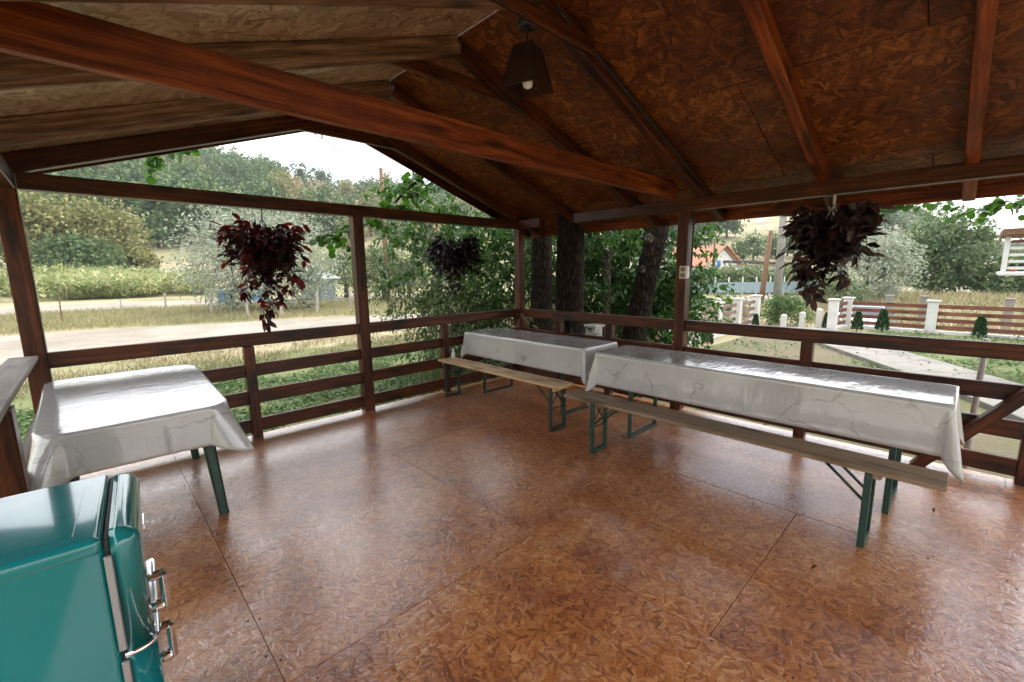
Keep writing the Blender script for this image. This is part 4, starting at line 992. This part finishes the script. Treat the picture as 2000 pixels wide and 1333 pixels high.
plant('broad_tree', 'low yellow green tree behind the far thin utility pole', 'tree', 1770, 60, 5.2, 7, .7, 3600, (.4, .27), 'leaf_for2', 312, low=.9)
plant('broad_tree', 'greyish bushy tree at the right edge below the white wooden balcony', 'tree', 1985, 44, 2.3, 4.5, .4, 5600, (.32, .18), 'leaf_yard', 313, low=.95)
plant('shrub', 'dark green shrub growing below the pale striped willow by the fence', 'shrub', 1640, 27, 1.6, 2.6, .15, 3200, (.16, .07), 'leaf_app', 315, low=1.0)
plant('shrub', 'bright green shrub beside the grey pole at the yard gate', 'shrub', 1535, 18.4, 1.1, 1.7, .1, 2600, (.11, .05), 'weed', 316, low=1.0)
plant('shrub', 'shrub behind the stepped fence near the brown lamp pole', 'shrub', 1425, 19, .8, 2.2, .1, 2400, (.10, .05), 'weed', 317, low=1.0)
# hedge before the house (one clipped mass of leaves)
hx = []
gH = np.random.default_rng(88)
for px in range(1335, 1600, 6):
    x, y = at_az(px, 41+gH.uniform(-1, 1)); hx.append((x, y, -.45+gH.uniform(.9, 1.5)))
ii = gH.integers(0, len(hx), 7000); P = np.array(hx)[ii]+gH.normal(size=(7000, 3))*np.array([.7, .7, .42]); P[:, 2] = np.maximum(P[:, 2], -.4)
o = bpy.data.objects.new('hedge', cloud_mesh('hedge', [(leaf_cloud(P, rvec(7000), rvec(7000)+np.array([0, 0, .8]), np.full(7000, .3), np.full(7000, .19)), 0)], [M['leaf_app']])); link(o, None, 'long green hedge of shrubs in front of the orange roofed house', 'hedge')
# dark column thuja at the left edge
tt0 = thing('thuja', 'dark clipped conifer at the far left just outside the railing', 'shrub', (-.84, 5.5, -.45))
THUJA_SPOT = tt0
# small thujas along the yard fence
def thuja_mesh(seed, n=900, rad=.11, hh=.5, lf=(.07, .03), pw=.6):
    g = np.random.default_rng(seed); z = g.random(n)**.8; rr = rad*(1-z)**pw+.01; a = g.uniform(0, 6.283, n)
    P = np.stack([rr*np.cos(a)*g.uniform(.6, 1, n), rr*np.sin(a)*g.uniform(.6, 1, n), .03+z*hh], 1)
    Dv = np.stack([np.cos(a)*.5, np.sin(a)*.5, np.ones(n)], 1)+g.normal(size=(n, 3))*.25
    mb = MB().tube([(0, 0, -.05), (0, 0, .3)], [.012, .006], 5)
    return cloud_mesh('young_thuja', [(leaf_cloud(P, Dv, rvec(n, g), np.full(n, lf[0]), np.full(n, lf[1])), 0)], [M['leaf_thuja'], M['bark']], mb)
o = bpy.data.objects.new('foliage', thuja_mesh(9, 9000, .27, 1.72, (.075, .03), .35)); o.location = (-.84, 5.5, -.45); link(o, THUJA_SPOT); o['kind'] = 'stuff'
tm = [thuja_mesh(i) for i in (1, 2, 3)]
for i, (x, y, s, lab) in enumerate(((15.9, 4.85, .9, 'young thuja at the gate end of the stepped fence'), (11.6, 4.65, 1.0, 'young thuja right of the socket post in the gravel yard'), (17.05, 3.1, 1.0, 'young thuja left of the first gate pillar of the slat fence'), (17.3, 2.35, 1.1, 'young thuja before the slat fence just right of the gate pillars'), (17.6, 1.78, 1.25, 'young thuja before the slat fence in front of the parked car'), (17.7, -.30, 1.1, 'young thuja before the slat fence right of the white pillar'))):
    o = bpy.data.objects.new('young_thuja', tm[i % 3]); o.location = (x, y, -.45); o.scale = (s*1.1, s*1.1, s); o.rotation_euler = (0, 0, i*1.3); link(o, None, lab, 'thuja', 'young thujas along the yard fence')

# ------------------------------------------------------------------ ground cover
def blades(name, mat, n, region, L, W, dens=None, seed=0, flat=False, lean=.5):
    g = np.random.default_rng(seed); x, y = region(g, n); n = len(x)
    z = terr(x, y)
    P = np.stack([x, y, z], 1)
    if flat:
        P[:, 2] += g.uniform(.01, .10, n)*g.random(n); Dv = rvec(n, g)*np.array([1, 1, .35])+np.array([0, 0, .15]); N = rvec(n, g)*.5+np.array([0, 0, 1.])
    else:
        Dv = np.stack([g.normal(size=n)*lean, g.normal(size=n)*lean, np.ones(n)], 1); N = rvec(n, g)
    o = bpy.data.objects.new(name, cloud_mesh(name, [(leaf_cloud(P, Dv, N, L*g.uniform(.5, 1.3, n), W*g.uniform(.7, 1.3, n)), 0)], [mat])); link(o); o['kind'] = 'stuff'; return o
def rect(x0, x1, y0, y1, clump=0.0, near=0.0):
    def fn(g, n):
        x = g.uniform(x0, x1, n); y = y0+(y1-y0)*g.random(n)**(1+near)
        if clump:
            c = np.sin(x*1.7+np.sin(y*1.3))*np.cos(y*1.9+np.sin(x*.9))+.6*np.sin(x*4.1)*np.cos(y*4.7); k = c+g.normal(size=n)*.4 > clump-1; x, y = x[k], y[k]
        return x, y
    return fn
blades('weeds', M['weed'], 60000, rect(-2, 9, 4.95, 9.6, .7, .5), .08, .05, seed=1, flat=True)
blades('grass', M['grass'], 36000, rect(-4, 12, 4.95, 12.4, .55), .12, .012, seed=2)
blades('dry_grass', M['drygrass'], 16000, rect(-6, 13, 10.6, 14.4, .7), .17, .016, seed=3)
def vergefn(g, n):
    x = g.uniform(-12, 26, n); t = g.random(n); lo = np.interp(x, [-40, .2, 7.7, 13.2, 25], [24, 23.2, 20.8, 18.2, 12.9]); hi = np.interp(x, [-45, .5, 8.5, 16, 26], [34, 35, 33.5, 30, 26.5])
    return x, lo+(hi-lo)*t
blades('verge_grass', M['midgrass'], 52000, vergefn, .30, .020, seed=4)
blades('verge_grass', M['drygrass'], 26000, vergefn, .34, .016, seed=5)
blades('yard_weeds', M['weed'], 16000, rect(10, 18, -6, 1.6, .6), .085, .05, seed=6, flat=True)
blades('yard_weeds', M['weed'], 3000, rect(5.2, 14, 1.6, 4.4, 1.2), .07, .045, seed=7, flat=True)
blades('yard_grass', M['grass'], 9000, rect(10, 18, -6, 1.4, .6), .09, .012, seed=8)
blades('meadow_grass', M['drygrass'], 14000, rect(18.6, 42, -12, 6.5, .5), .5, .05, seed=9)
blades('meadow_grass', M['midgrass'], 12000, rect(18.6, 42, -12, 7.5, .8), .45, .05, seed=10)
def cornfn(g, n):
    az = g.uniform(-.14, .165, n); r = 54+np.floor(g.random(n)*14)*.9+g.normal(size=n)*.25; return r*np.sin(az), r*np.cos(az)
g = np.random.default_rng(12); x, y = cornfn(g, 7000); kp = np.sin(x*.55+1)+.7*np.sin(y*.9+x*.2)+g.normal(size=len(x))*.5 > -.35; x, y = x[kp], y[kp]; z = terr(x, y); P = np.stack([x, y, z], 1)
lvs = []
for k in range(6):
    hgt = g.uniform(.1, 1.0+.7*g.random(len(x)), len(x)); Pk = P+np.stack([g.normal(size=len(x))*.06, g.normal(size=len(x))*.06, hgt], 1)
    a = g.uniform(0, 6.28, len(x)); Dv = np.stack([np.cos(a), np.sin(a), .5+0*a], 1); lvs.append((leaf_cloud(Pk, Dv, np.tile([0, 0, 1.], (len(x), 1))+rvec(len(x), g)*.4, np.full(len(x), .75), np.full(len(x), .13)), 0))
lvs.append((leaf_cloud(P, np.tile([0, 0, 1.], (len(x), 1))+g.normal(size=(len(x), 3))*.06, rvec(len(x), g), g.uniform(.7, 2.3, len(x)), np.full(len(x), .06)), 0))
o = bpy.data.objects.new('corn_crop', cloud_mesh('corn_crop', lvs, [M['corn']])); link(o); o['kind'] = 'stuff'
strip('stubble_field', [(-16, 66.5, -16, 80), (0, 68, 0, 81), (8, 67.5, 9, 80), (13, 66, 15, 78)], M['road'], .10, jag=.5)

# ------------------------------------------------------------------ roadside things
gP = np.random.default_rng(21)
fp = [(-1.0, 27.6, 1.25, 'thin dark iron stake standing leftmost by the road'), (1.1, 29.9, .85, 'short pale stake in the verge right of the iron stake'), (4.2, 25.4, 1.2, 'pale wooden stake left of the blue boxes'), (5.3, 23.4, 1.25, 'pale wooden stake standing in front of the blue boxes'), (6.35, 22.1, 1.25, 'leaning pale wooden stake right of the willow trunk'), (8.1, 22.5, 1.15, 'pale wooden stake between the willow and the pale shed'), (10.5, 24.0, 1.2, 'grey wooden stake left of the middle gable post'), (17.6, 26.2, 1.2, 'dark wooden stake beyond the small apple tree'), (-3.2, 31, 1.0, 'faint stake near the left post of the pavilion'), (3.2, 33, 1.0, 'faint stake in the far row left of the red basket'), (6.4, 36, 1.0, 'faint stake in the far row behind the blue boxes')]
for x, y, h, lab in fp:
    tl = gP.uniform(-.09, .09)
    o = timber('fence_post', (x, y, -.6), (x+tl, y+.03, -.45+h), .10 if 'iron' not in lab else .05, .10 if 'iron' not in lab else .05, M['fencewood'] if 'dark' not in lab else M['pole'], None, (0, 1, 0), .015)
    tag(o, lab, 'fence post', 'wooden stakes along the road')
# blue boxes under the willow
for i, (x, y, s, lab) in enumerate(((6.6, 34.4, .9, 'bright blue wooden box left of its neighbour beneath the silvery willow'), (8.2, 33.9, 1.25, 'wider bright blue box beneath the silvery willow right of the other'))):
    bl = thing('blue_box', lab, 'box', (x, y, -.45), .2, 'blue boxes under the willow')
    mbx = MB().box((x, y, .18), (s, .7, .7), 0, .02); mbx.build('box_body', mat_plain('blue_paint', (.05, .26, .62), .5, 0, .15, 3), bl)
    MB().box((x, y, .57), (s+.08, .78, .07), 0, .01).build('lid', mat_plain('blue_paint_pale', (.16, .42, .75), .5), bl)
    for dx in (-.4, .4): MB().box((x+dx*s, y, -.31), (.08, .6, .27), 0, .005).build('leg', M['fencewood'], bl)
# pale shed
sh = thing('shed', 'small pale blue shed with a sheet metal roof behind the willow', 'shed', (12.3, 33.6, -.45))
MB().box((12.3, 33.6, .4), (1.9, 1.6, 1.7), 0, .01).build('wall', mat_plain('pale_blue_boards', (.30, .36, .42), .7, 0, .2, 4), sh)
rot = Matrix.Rotation(R(10), 3, 'X')
MB().box((12.3, 33.45, 1.42), (2.5, 2.3, .06), 0, .005, rot).build('roof', mat_plain('pale_roof_sheet', (.50, .58, .64), .45, .2), sh)
MB().box((11.9, 32.79, .25), (.6, .04, 1.3), 0, .005).build('door', mat_plain('grey_door', (.18, .23, .27), .7), sh)
# poles
def pole(name, lab, x, y, h, r, mat, lean=(0, 0), cross=False):
    t = thing(name, lab, 'utility pole', (x, y, -.45))
    z0 = float(terr(x, y)); MB().tube([(x, y, z0-.3), (x+lean[0]*.5, y+lean[1]*.5, z0+h*.5), (x+lean[0], y+lean[1], z0+h)], [r*1.15, r, r*.8], 12).build('shaft', mat, t)
    if cross:
        b = MB().box((x+lean[0], y+lean[1], z0+h-.35), (1.3, .09, .1), 0, .01); b.build('crossarm', M['pole'], t)
        for d in (-.55, 0, .55): MB().lathe([(.03, 0), (.05, .05), (.03, .12), (0, .13)], (x+lean[0]+d, y+lean[1], z0+h-.3), 10).build('insulator', M['whitepl'], t)
    return t
px_ = pole('utility_pole', 'tall brown wooden utility pole between the middle gable post and the apple trees', 15.6, 29.2, 9.2, .155, M['pole'])
MB().box((15.53, 29.03, 1.95), (.16, .02, .22), 0, .004).build('notice', M['whitepl'], px_)
lp = pole('utility_pole', 'leaning brown wooden pole carrying the white street lamp', 26.8, 8.0, 4.0, .125, M['pole'], (.12, -.22))
MB().tube([(26.92, 7.8, 3.5), (26.75, 7.95, 3.66), (26.6, 8.1, 3.85), (26.5, 8.2, 4.1)], .035, 8).build('lamp_arm', M['whitepl'], lp)
MB().box((26.5, 8.2, 4.25), (.10, .46, .58), 0, .03, Matrix.Rotation(R(-14), 3, 'X') @ Matrix.Rotation(R(20), 3, 'Z')).build('lamp_head', M['whitepl'], lp)
pole('utility_pole', 'tall grey concrete pole at the end of the stepped fence', 18.4, 4.95, 5.2, .13, M['conc'])
pole('utility_pole', 'thin brown pole standing before the orange roofed house', 45.2, 18.0, 5.6, .12, M['pole'], (0, 0), True)
pole('utility_pole', 'slim pale pole left of the conical tree beyond the fence', 42.5, 4.2, 5.0, .12, M['fencewood'], (.25, 0), True)
def wire(lab, pts, r=.012, sag=.3):
    a, b_ = Vector(pts[0]), Vector(pts[1]); P = [a+(b_-a)*t+Vector((0, 0, -sag*4*t*(1-t))) for t in np.linspace(0, 1, 15)]
    tag(MB().tube(P, r, 5).build('wire', M['gasket'], None, at=P[0]), lab, 'wire')
wire('thick overhead cable slanting across the sky to the brown utility pole', ((3.4, 14.0, 6.6), (15.6, 29.2, 7.6)), .022, -.2)
wire('thin overhead wire crossing in front of the yellow green trees', ((-12, 34, 5.6), (15.6, 29.2, 7.4)), .010, 1.2)
wire('overhead wire running between the slim pale pole and the right edge', ((42.7, 4.2, 4.2), (36, -14, 4.4)), .014, .1)
wire('upper overhead wire from the thin brown pole towards the slim pale pole', ((45.2, 18.0, 4.8), (42.7, 4.2, 4.3)), .014, .4)

# ------------------------------------------------------------------ yard fence
def white_pillar(x, y, h=.98, s=.24):
    m_ = MB().box((x, y, -.45+h/2-.03), (s, s, h), 0, .008); return m_
def slat_fence(name, lab, pillars, hs, slatmat, base=True, z0=-.45):
    t = thing(name, lab, 'fence', (pillars[0][0], pillars[0][1], z0))
    for (x, y), h in zip(pillars, hs):
        white_pillar(x, y, h).build('pillar', M['render'], t)
        MB().box((x, y, z0+h-.005), (.32, .32, .05), 0, .012).build('pillar_cap', M['capstone'], t)
    for (pa, pb), (ha, hb) in zip(zip(pillars[:-1], pillars[1:]), zip(hs[:-1], hs[1:])):
        a, b_ = Vector((*pa, 0)), Vector((*pb, 0)); d = (b_-a).normalized()
        for k in range(4):
            za = z0+.20+.205*k*(ha/.98); zb = z0+.20+.205*k*(hb/.98)
            timber('slat', a+d*.12+Vector((0, 0, za)), b_-d*.12+Vector((0, 0, zb)), 0.03, .115, slatmat, t)
        timber('base_wall', a+d*.12+Vector((0, 0, z0+.03)), b_-d*.12+Vector((0, 0, z0+.03)), .2, .14, M['render'], t)
    return t
slat_fence('slat_fence', 'stepped white pillar fence with pale brown slats left of the yard gate', [(7.0, 5.0), (8.6, 5.02), (10.1, 5.05), (11.7, 5.1), (13.4, 5.15), (15.0, 5.15), (16.6, 5.1)], [.95, .97, .98, 1.0, 1.02, 1.05, 1.08], M['slatpale'])
slat_fence('slat_fence', 'white pillar fence with red brown slats along the far side of the yard', [(17.0, 2.95), (18.25, 2.78), (18.15, .72), (18.0, -1.9), (17.9, -4.6)], [1.0, 1.0, .98, .98, .98], M['slat'])
for (x, y, h, lab) in ((16.95, 4.30, .42, 'short white marker stub nearest the stepped fence at the gate'), (17.3, 3.84, .50, 'middle white marker stub in the yard gate opening'), (17.55, 3.42, .62, 'tallest white marker stub in the gate opening by the pillars')):
    b = MB().box((x, y, -.45+h/2), (.16, .16, h), 0, .01).add([(x-.08, y-.08, -.45+h), (x+.08, y-.08, -.45+h), (x+.08, y+.08, -.45+h), (x-.08, y+.08, -.45+h), (x, y, -.45+h+.05)], [(0, 1, 4), (1, 2, 4), (2, 3, 4), (3, 0, 4)])
    tag(b.build('marker_stub', M['render'], None, at=(x, y, -.45)), lab, 'bollard', 'white marker stubs in the gate opening')
for (x, y, lab) in ((22.5, 2.15, 'grey concrete post left of the other two behind the slat fence'), (22.4, 1.15, 'grey concrete post behind the slat fence left of the middle pillar'), (22.0, -.95, 'grey concrete post behind the slat fence right of the middle pillar')):
    tag(MB().box((x, y, -.45), (.26, .22, 1.8), 0, .01).box((x, y, .44), (.30, .26, .06), 0, .01).build('concrete_post', M['conc'], None, at=(x, y, -.45)), lab, 'post', 'grey concrete posts beyond the yard fence')
# metal fence in front of the hedge
mf = thing('metal_fence', 'long grey blue sheet fence with white posts before the hedge', 'fence', (35, 12, -.45))
sheet = mat_plain('grey_blue_sheet', (.26, .34, .38), .5, .1, .1, 2)
A, B = Vector((31.0, 17.2, 0)), Vector((41.5, 5.2, 0)); n_ = 16
for k in range(n_+1):
    p = A.lerp(B, k/n_); zt = .95
    timber('fence_post', (p.x, p.y, -.5), (p.x, p.y, zt), .07, .07, M['whitepl'], mf, (0, 1, 0))
    if k < n_:
        q = A.lerp(B, (k+1)/n_); d = (q-p).normalized(); sgm = MB(); nn = 12
        off = d.cross(Vector((0, 0, 1)))
        vs_ = []
        for j in range(nn+1):
            w_ = p.lerp(q, (j+.0)/nn)+off*(.02*(j % 2)+.05); vs_ += [(w_.x, w_.y, -.25), (w_.x, w_.y, .55)]
        sgm.add(vs_, [(2*j, 2*j+2, 2*j+3, 2*j+1) for j in range(nn)]); o = sgm.build('sheet', sheet, mf)
        s_ = o.modifiers.new('t', 'SOLIDIFY'); s_.thickness = .01
# orange roofed house
hs_ = thing('house', 'white gabled house with an orange tiled roof behind the hedge', 'house', (53, 20, -.45))
hx0, hy0 = at_az(1385, 54); ang = math.atan2(-hx0, hy0)
HMx = Matrix.Translation((hx0, hy0, float(terr(hx0, hy0))-.2)) @ Matrix.Rotation(ang+R(26), 4, 'Z')
def hp(name, mb, mat, parent=hs_):
    o = mb.build(name, mat, parent); o.matrix_basis = HMx; return o
# local: x right, y away; gable towards viewer at right end
Wd, Ln, Hw, Hr = 6.2, 9.5, 2.7, 2.0
wv = [(-Wd/2, 0, 0), (Wd/2, 0, 0), (Wd/2, 0, Hw), (0, 0, Hw+Hr), (-Wd/2, 0, Hw), (-Wd/2, Ln, 0), (Wd/2, Ln, 0), (Wd/2, Ln, Hw), (0, Ln, Hw+Hr), (-Wd/2, Ln, Hw)]
HMx = HMx @ Matrix.Translation((1.3, 0, 0)) @ Matrix.Rotation(R(28), 4, 'Z')
hp('wall', MB().add(wv, [(0, 1, 2, 3, 4), (6, 5, 9, 8, 7), (1, 6, 7, 2), (5, 0, 4, 9)]), M['render'])
orange = newmat('orange_tiles'); tt_ = NT(orange); vv = tt_.coords('Object')
wv_ = tt_.n('TexWave', {'Vector': vv, 'Scale': 6.0, 'Distortion': .3}, bands_direction='Y').outputs['Fac']
tt_.set(Base_Color=tt_.mix(tt_.noise(vv, 2, 4, .6), (.46, .17, .09), (.60, .27, .16)), Roughness=.75); tt_.bump(wv_, .6, .05)
rh = math.hypot(Wd/2+.4, Hr*(Wd/2+.4)/(Wd/2)); ra_ = math.atan2(Hr, Wd/2)
for sg in (1, -1):
    hp('roof', MB().box((sg*(Wd/4+.2)*1.0, Ln/2, Hw+Hr-(Wd/4+.2)*math.tan(ra_)+.09), (rh, Ln+.9, .10), 0, .01, Matrix.Rotation(sg*ra_, 3, 'Y')), orange)
hp('gable_trim', MB().box((-Wd/4, -.05, Hw+Hr/2-.25), (rh*.92, .08, .12), 0, 0, Matrix.Rotation(-ra_, 3, 'Y')).box((Wd/4, -.05, Hw+Hr/2-.25), (rh*.92, .08, .12), 0, 0, Matrix.Rotation(ra_, 3, 'Y')), M['pole'])
hp('window', MB().box((-.7, -.03, 2.75), (.55, .08, .75), 0, .02), mat_plain('blue_glass', (.06, .20, .55), .15))
hp('window', MB().box((1.2, -.03, 1.5), (.9, .08, 1.0), 0, .02), mat_plain('dark_glass', (.08, .09, .10), .15))
# low dark roofed building
x, y = at_az(1490, 50); bz = float(terr(x, y))
bd = thing('low_building', 'long low building with a flat dark roof right of the orange roofed house', 'building', (x, y, bz))
Ml = Matrix.Translation((x, y, bz)) @ Matrix.Rotation(math.atan2(-x, y)+.1, 4, 'Z')
for nm, mb, mt in (('wall', MB().box((0, 1.5, 1.2), (5.8, 3, 2.4), 0, 0), M['render']), ('roof', MB().box((0, 1.3, 2.55), (7.4, 4.2, .22), 0, .03, Matrix.Rotation(R(3), 3, 'Y')), mat_plain('dark_roof', (.06, .05, .05), .6)), ('door', MB().box((-1.5, -.03, 1.0), (.9, .06, 2.0)), M['pole']), ('window', MB().box((1.3, -.03, 1.4), (1.2, .06, .9)), M['gasket'])):
    o = mb.build(nm, mt, bd); o.matrix_basis = Ml
# parked silver car behind the fence
cx_, cyy = 23.6, 2.95
car = thing('parked_car', 'silver blue car parked behind the slat fence by the gate', 'car', (cx_, cyy, -1.40))
CM = Matrix.Translation((cx_, cyy, -1.40)) @ Matrix.Rotation(R(-2), 4, 'Z')
paint = mat_plain('silver_blue_paint', (.30, .38, .48), .25, .4, coat=.6); glass = mat_plain('car_glass', (.03, .045, .06), .08)
side = [(-2.0, .32), (-2.05, .62), (-1.95, .86), (-1.25, .93), (-.62, 1.36), (.55, 1.42), (1.25, .98), (1.95, .82), (2.08, .60), (2.05, .32)]
def extr(prof, hw, taper=.0, zt=.9):
    v = []; n = len(prof)
    for sg in (-1, 1):
        for (a, z) in prof: v.append((a, sg*(hw-(taper*max(0, z-zt))), z))
    return MB().add(v, [tuple(range(n)), tuple(range(n, 2*n))[::-1]]+[(k, n+k, n+(k+1) % n, (k+1) % n) for k in range(n)])
def cp(nm, mb, mt, parent=car): o = mb.build(nm, mt, parent); o.matrix_basis = CM; return o
cb = cp('body', extr(side, .84, .35), paint); bv = cb.modifiers.new('b', 'BEVEL'); bv.width = .06; bv.segments = 3
for sg in (-1, 1):
    cp('window', extr([(-1.05, .96), (-.56, 1.30), (.45, 1.35), (1.0, .98)], .01).__class__().add([(a, sg*(.845-.35*max(0, z-.9)), z) for a, z in ((-1.05, .96), (-.56, 1.30), (.45, 1.35), (1.0, .98))], [(0, 1, 2, 3)]), glass)
cp('windscreen', MB().add([(-1.22, -.72, .95), (-.66, -.64, 1.34), (-.66, .64, 1.34), (-1.22, .72, .95)], [(0, 1, 2, 3)]), glass).location += Vector((0, 0, .012))
cp('rear_window', MB().add([(1.22, -.70, 1.0), (.60, -.62, 1.40), (.60, .62, 1.40), (1.22, .70, 1.0)], [(0, 1, 2, 3)]), glass).location += Vector((0, 0, .012))
for a in (-1.25, 1.25):
    for sg in (-1, 1):
        w_ = cp('wheel', MB().tube([(a, sg*.72, .31), (a, sg*.88, .31)], .31, 18), M['gasket']); cp('rim', MB().tube([(a, sg*.87, .31), (a, sg*.895, .31)], .19, 14), M['chrome'], w_)
for sg in (-1, 1):
    cp('headlight', MB().box((-1.99, sg*.60, .70), (.12, .30, .14), 0, .03), M['whitepl']); cp('tail_light', MB().box((2.02, sg*.62, .72), (.08, .24, .16), 0, .02), mat_plain('red_lens', (.4, .02, .02), .2))
cp('bumper', MB().box((-2.04, 0, .42), (.10, 1.5, .16), 0, .03), paint)
# round stick by the railing
tag(MB().tube([(5.45, -.12, -.5), (5.42, -.13, .3), (5.41, -.14, .94)], .022, 8).build('stake', M['fencewood'], None, at=(5.45, -.12, -.45)), 'slim round stake standing outside the yard side railing', 'stake')
# white wooden balcony of the neighbour at the right edge
bl = thing('balcony', 'white slatted wooden balcony with a brown roof edge at the right border', 'balcony', (12.0, -.45, 1.2))
bx, by = 12.0, -.31
MB().box((bx+.3, by-.88, 1.40), (1.2, 1.75, .06), 0, .01).build('deck', M['whitepl'], bl)
for dy in (-.06, -1.6):
    MB().box((bx-.2, by+dy, 1.74), (.07, .07, .62), 0, .01).build('post', M['whitepl'], bl)
for k in range(5): MB().box((bx-.2, by-.83, 1.50+.115*k), (.03, 1.46, .05), 0, .005).build('slat', M['whitepl'] if k != 4 else M['slat'], bl)
MB().box((bx-.235, by-.17, 1.452), (.04, .07, .03), 0, .005).build('red_block', mat_plain('red_paint', (.55, .04, .03), .5), bl)
MB().box((bx+.3, by-.85, 2.12), (1.4, 1.75, .12), 0, .02).build('roof_edge', M['pole'], bl)
MB().box((bx+.7, by-.95, .46), (.16, .16, 1.84), 0, .01).build('support_post', M['whitepl'], bl)
# dry leaves and dirt crumbs lying on the floor
lm = leaf_mesh('dry_leaf', .036, .016, mat_plain('dead_leaf', (.07, .035, .016), .8), .5, .5)
for (x, y, a, lab) in ((3.05, .86, .4, 'curled dead leaf on the floor under the near bench'), (3.15, -.42, 1.9, 'dead leaf on the floor near the right edge'), (2.55, .40, 2.5, 'small dead leaf on the floor in front of the near bench'), (3.72, .02, 3.3, 'brown dead leaf on the floor behind the green bench leg')):
    o = bpy.data.objects.new('dry_leaf', lm); o.matrix_basis = Matrix.Translation((x, y, .028)) @ Matrix.Rotation(a, 4, 'Z'); link(o, None, lab, 'leaf', 'dead leaves on the floor')
gC = np.random.default_rng(99); n = 160
P = np.stack([gC.uniform(.2, 4.4, n), gC.uniform(-1, 4.5, n), np.full(n, .004)], 1)
o = bpy.data.objects.new('floor_crumbs', cloud_mesh('floor_crumbs', [(leaf_cloud(P, rvec(n)*np.array([1, 1, .2]), rvec(n)+np.array([0, 0, 2]), gC.uniform(.004, .016, n), gC.uniform(.003, .007, n)), 0)], [M['soil']])); link(o); o['kind'] = 'stuff'

# ------------------------------------------------------------------ haze
hz = MB().box((60, 60, 46), (1100, 1100, 96)).build('haze', None or mat_plain('haze', (1, 1, 1)), kind='stuff')
hm = hz.data.materials[0]; ht = hm.node_tree; ht.nodes.clear()
ho = ht.nodes.new('ShaderNodeOutputMaterial'); pv = ht.nodes.new('ShaderNodeVolumePrincipled'); pv.inputs['Color'].default_value = (.93, .96, 1, 1); pv.inputs['Density'].default_value = .0005; pv.inputs['Anisotropy'].default_value = .3
ht.links.new(pv.outputs[0], ho.inputs['Volume'])
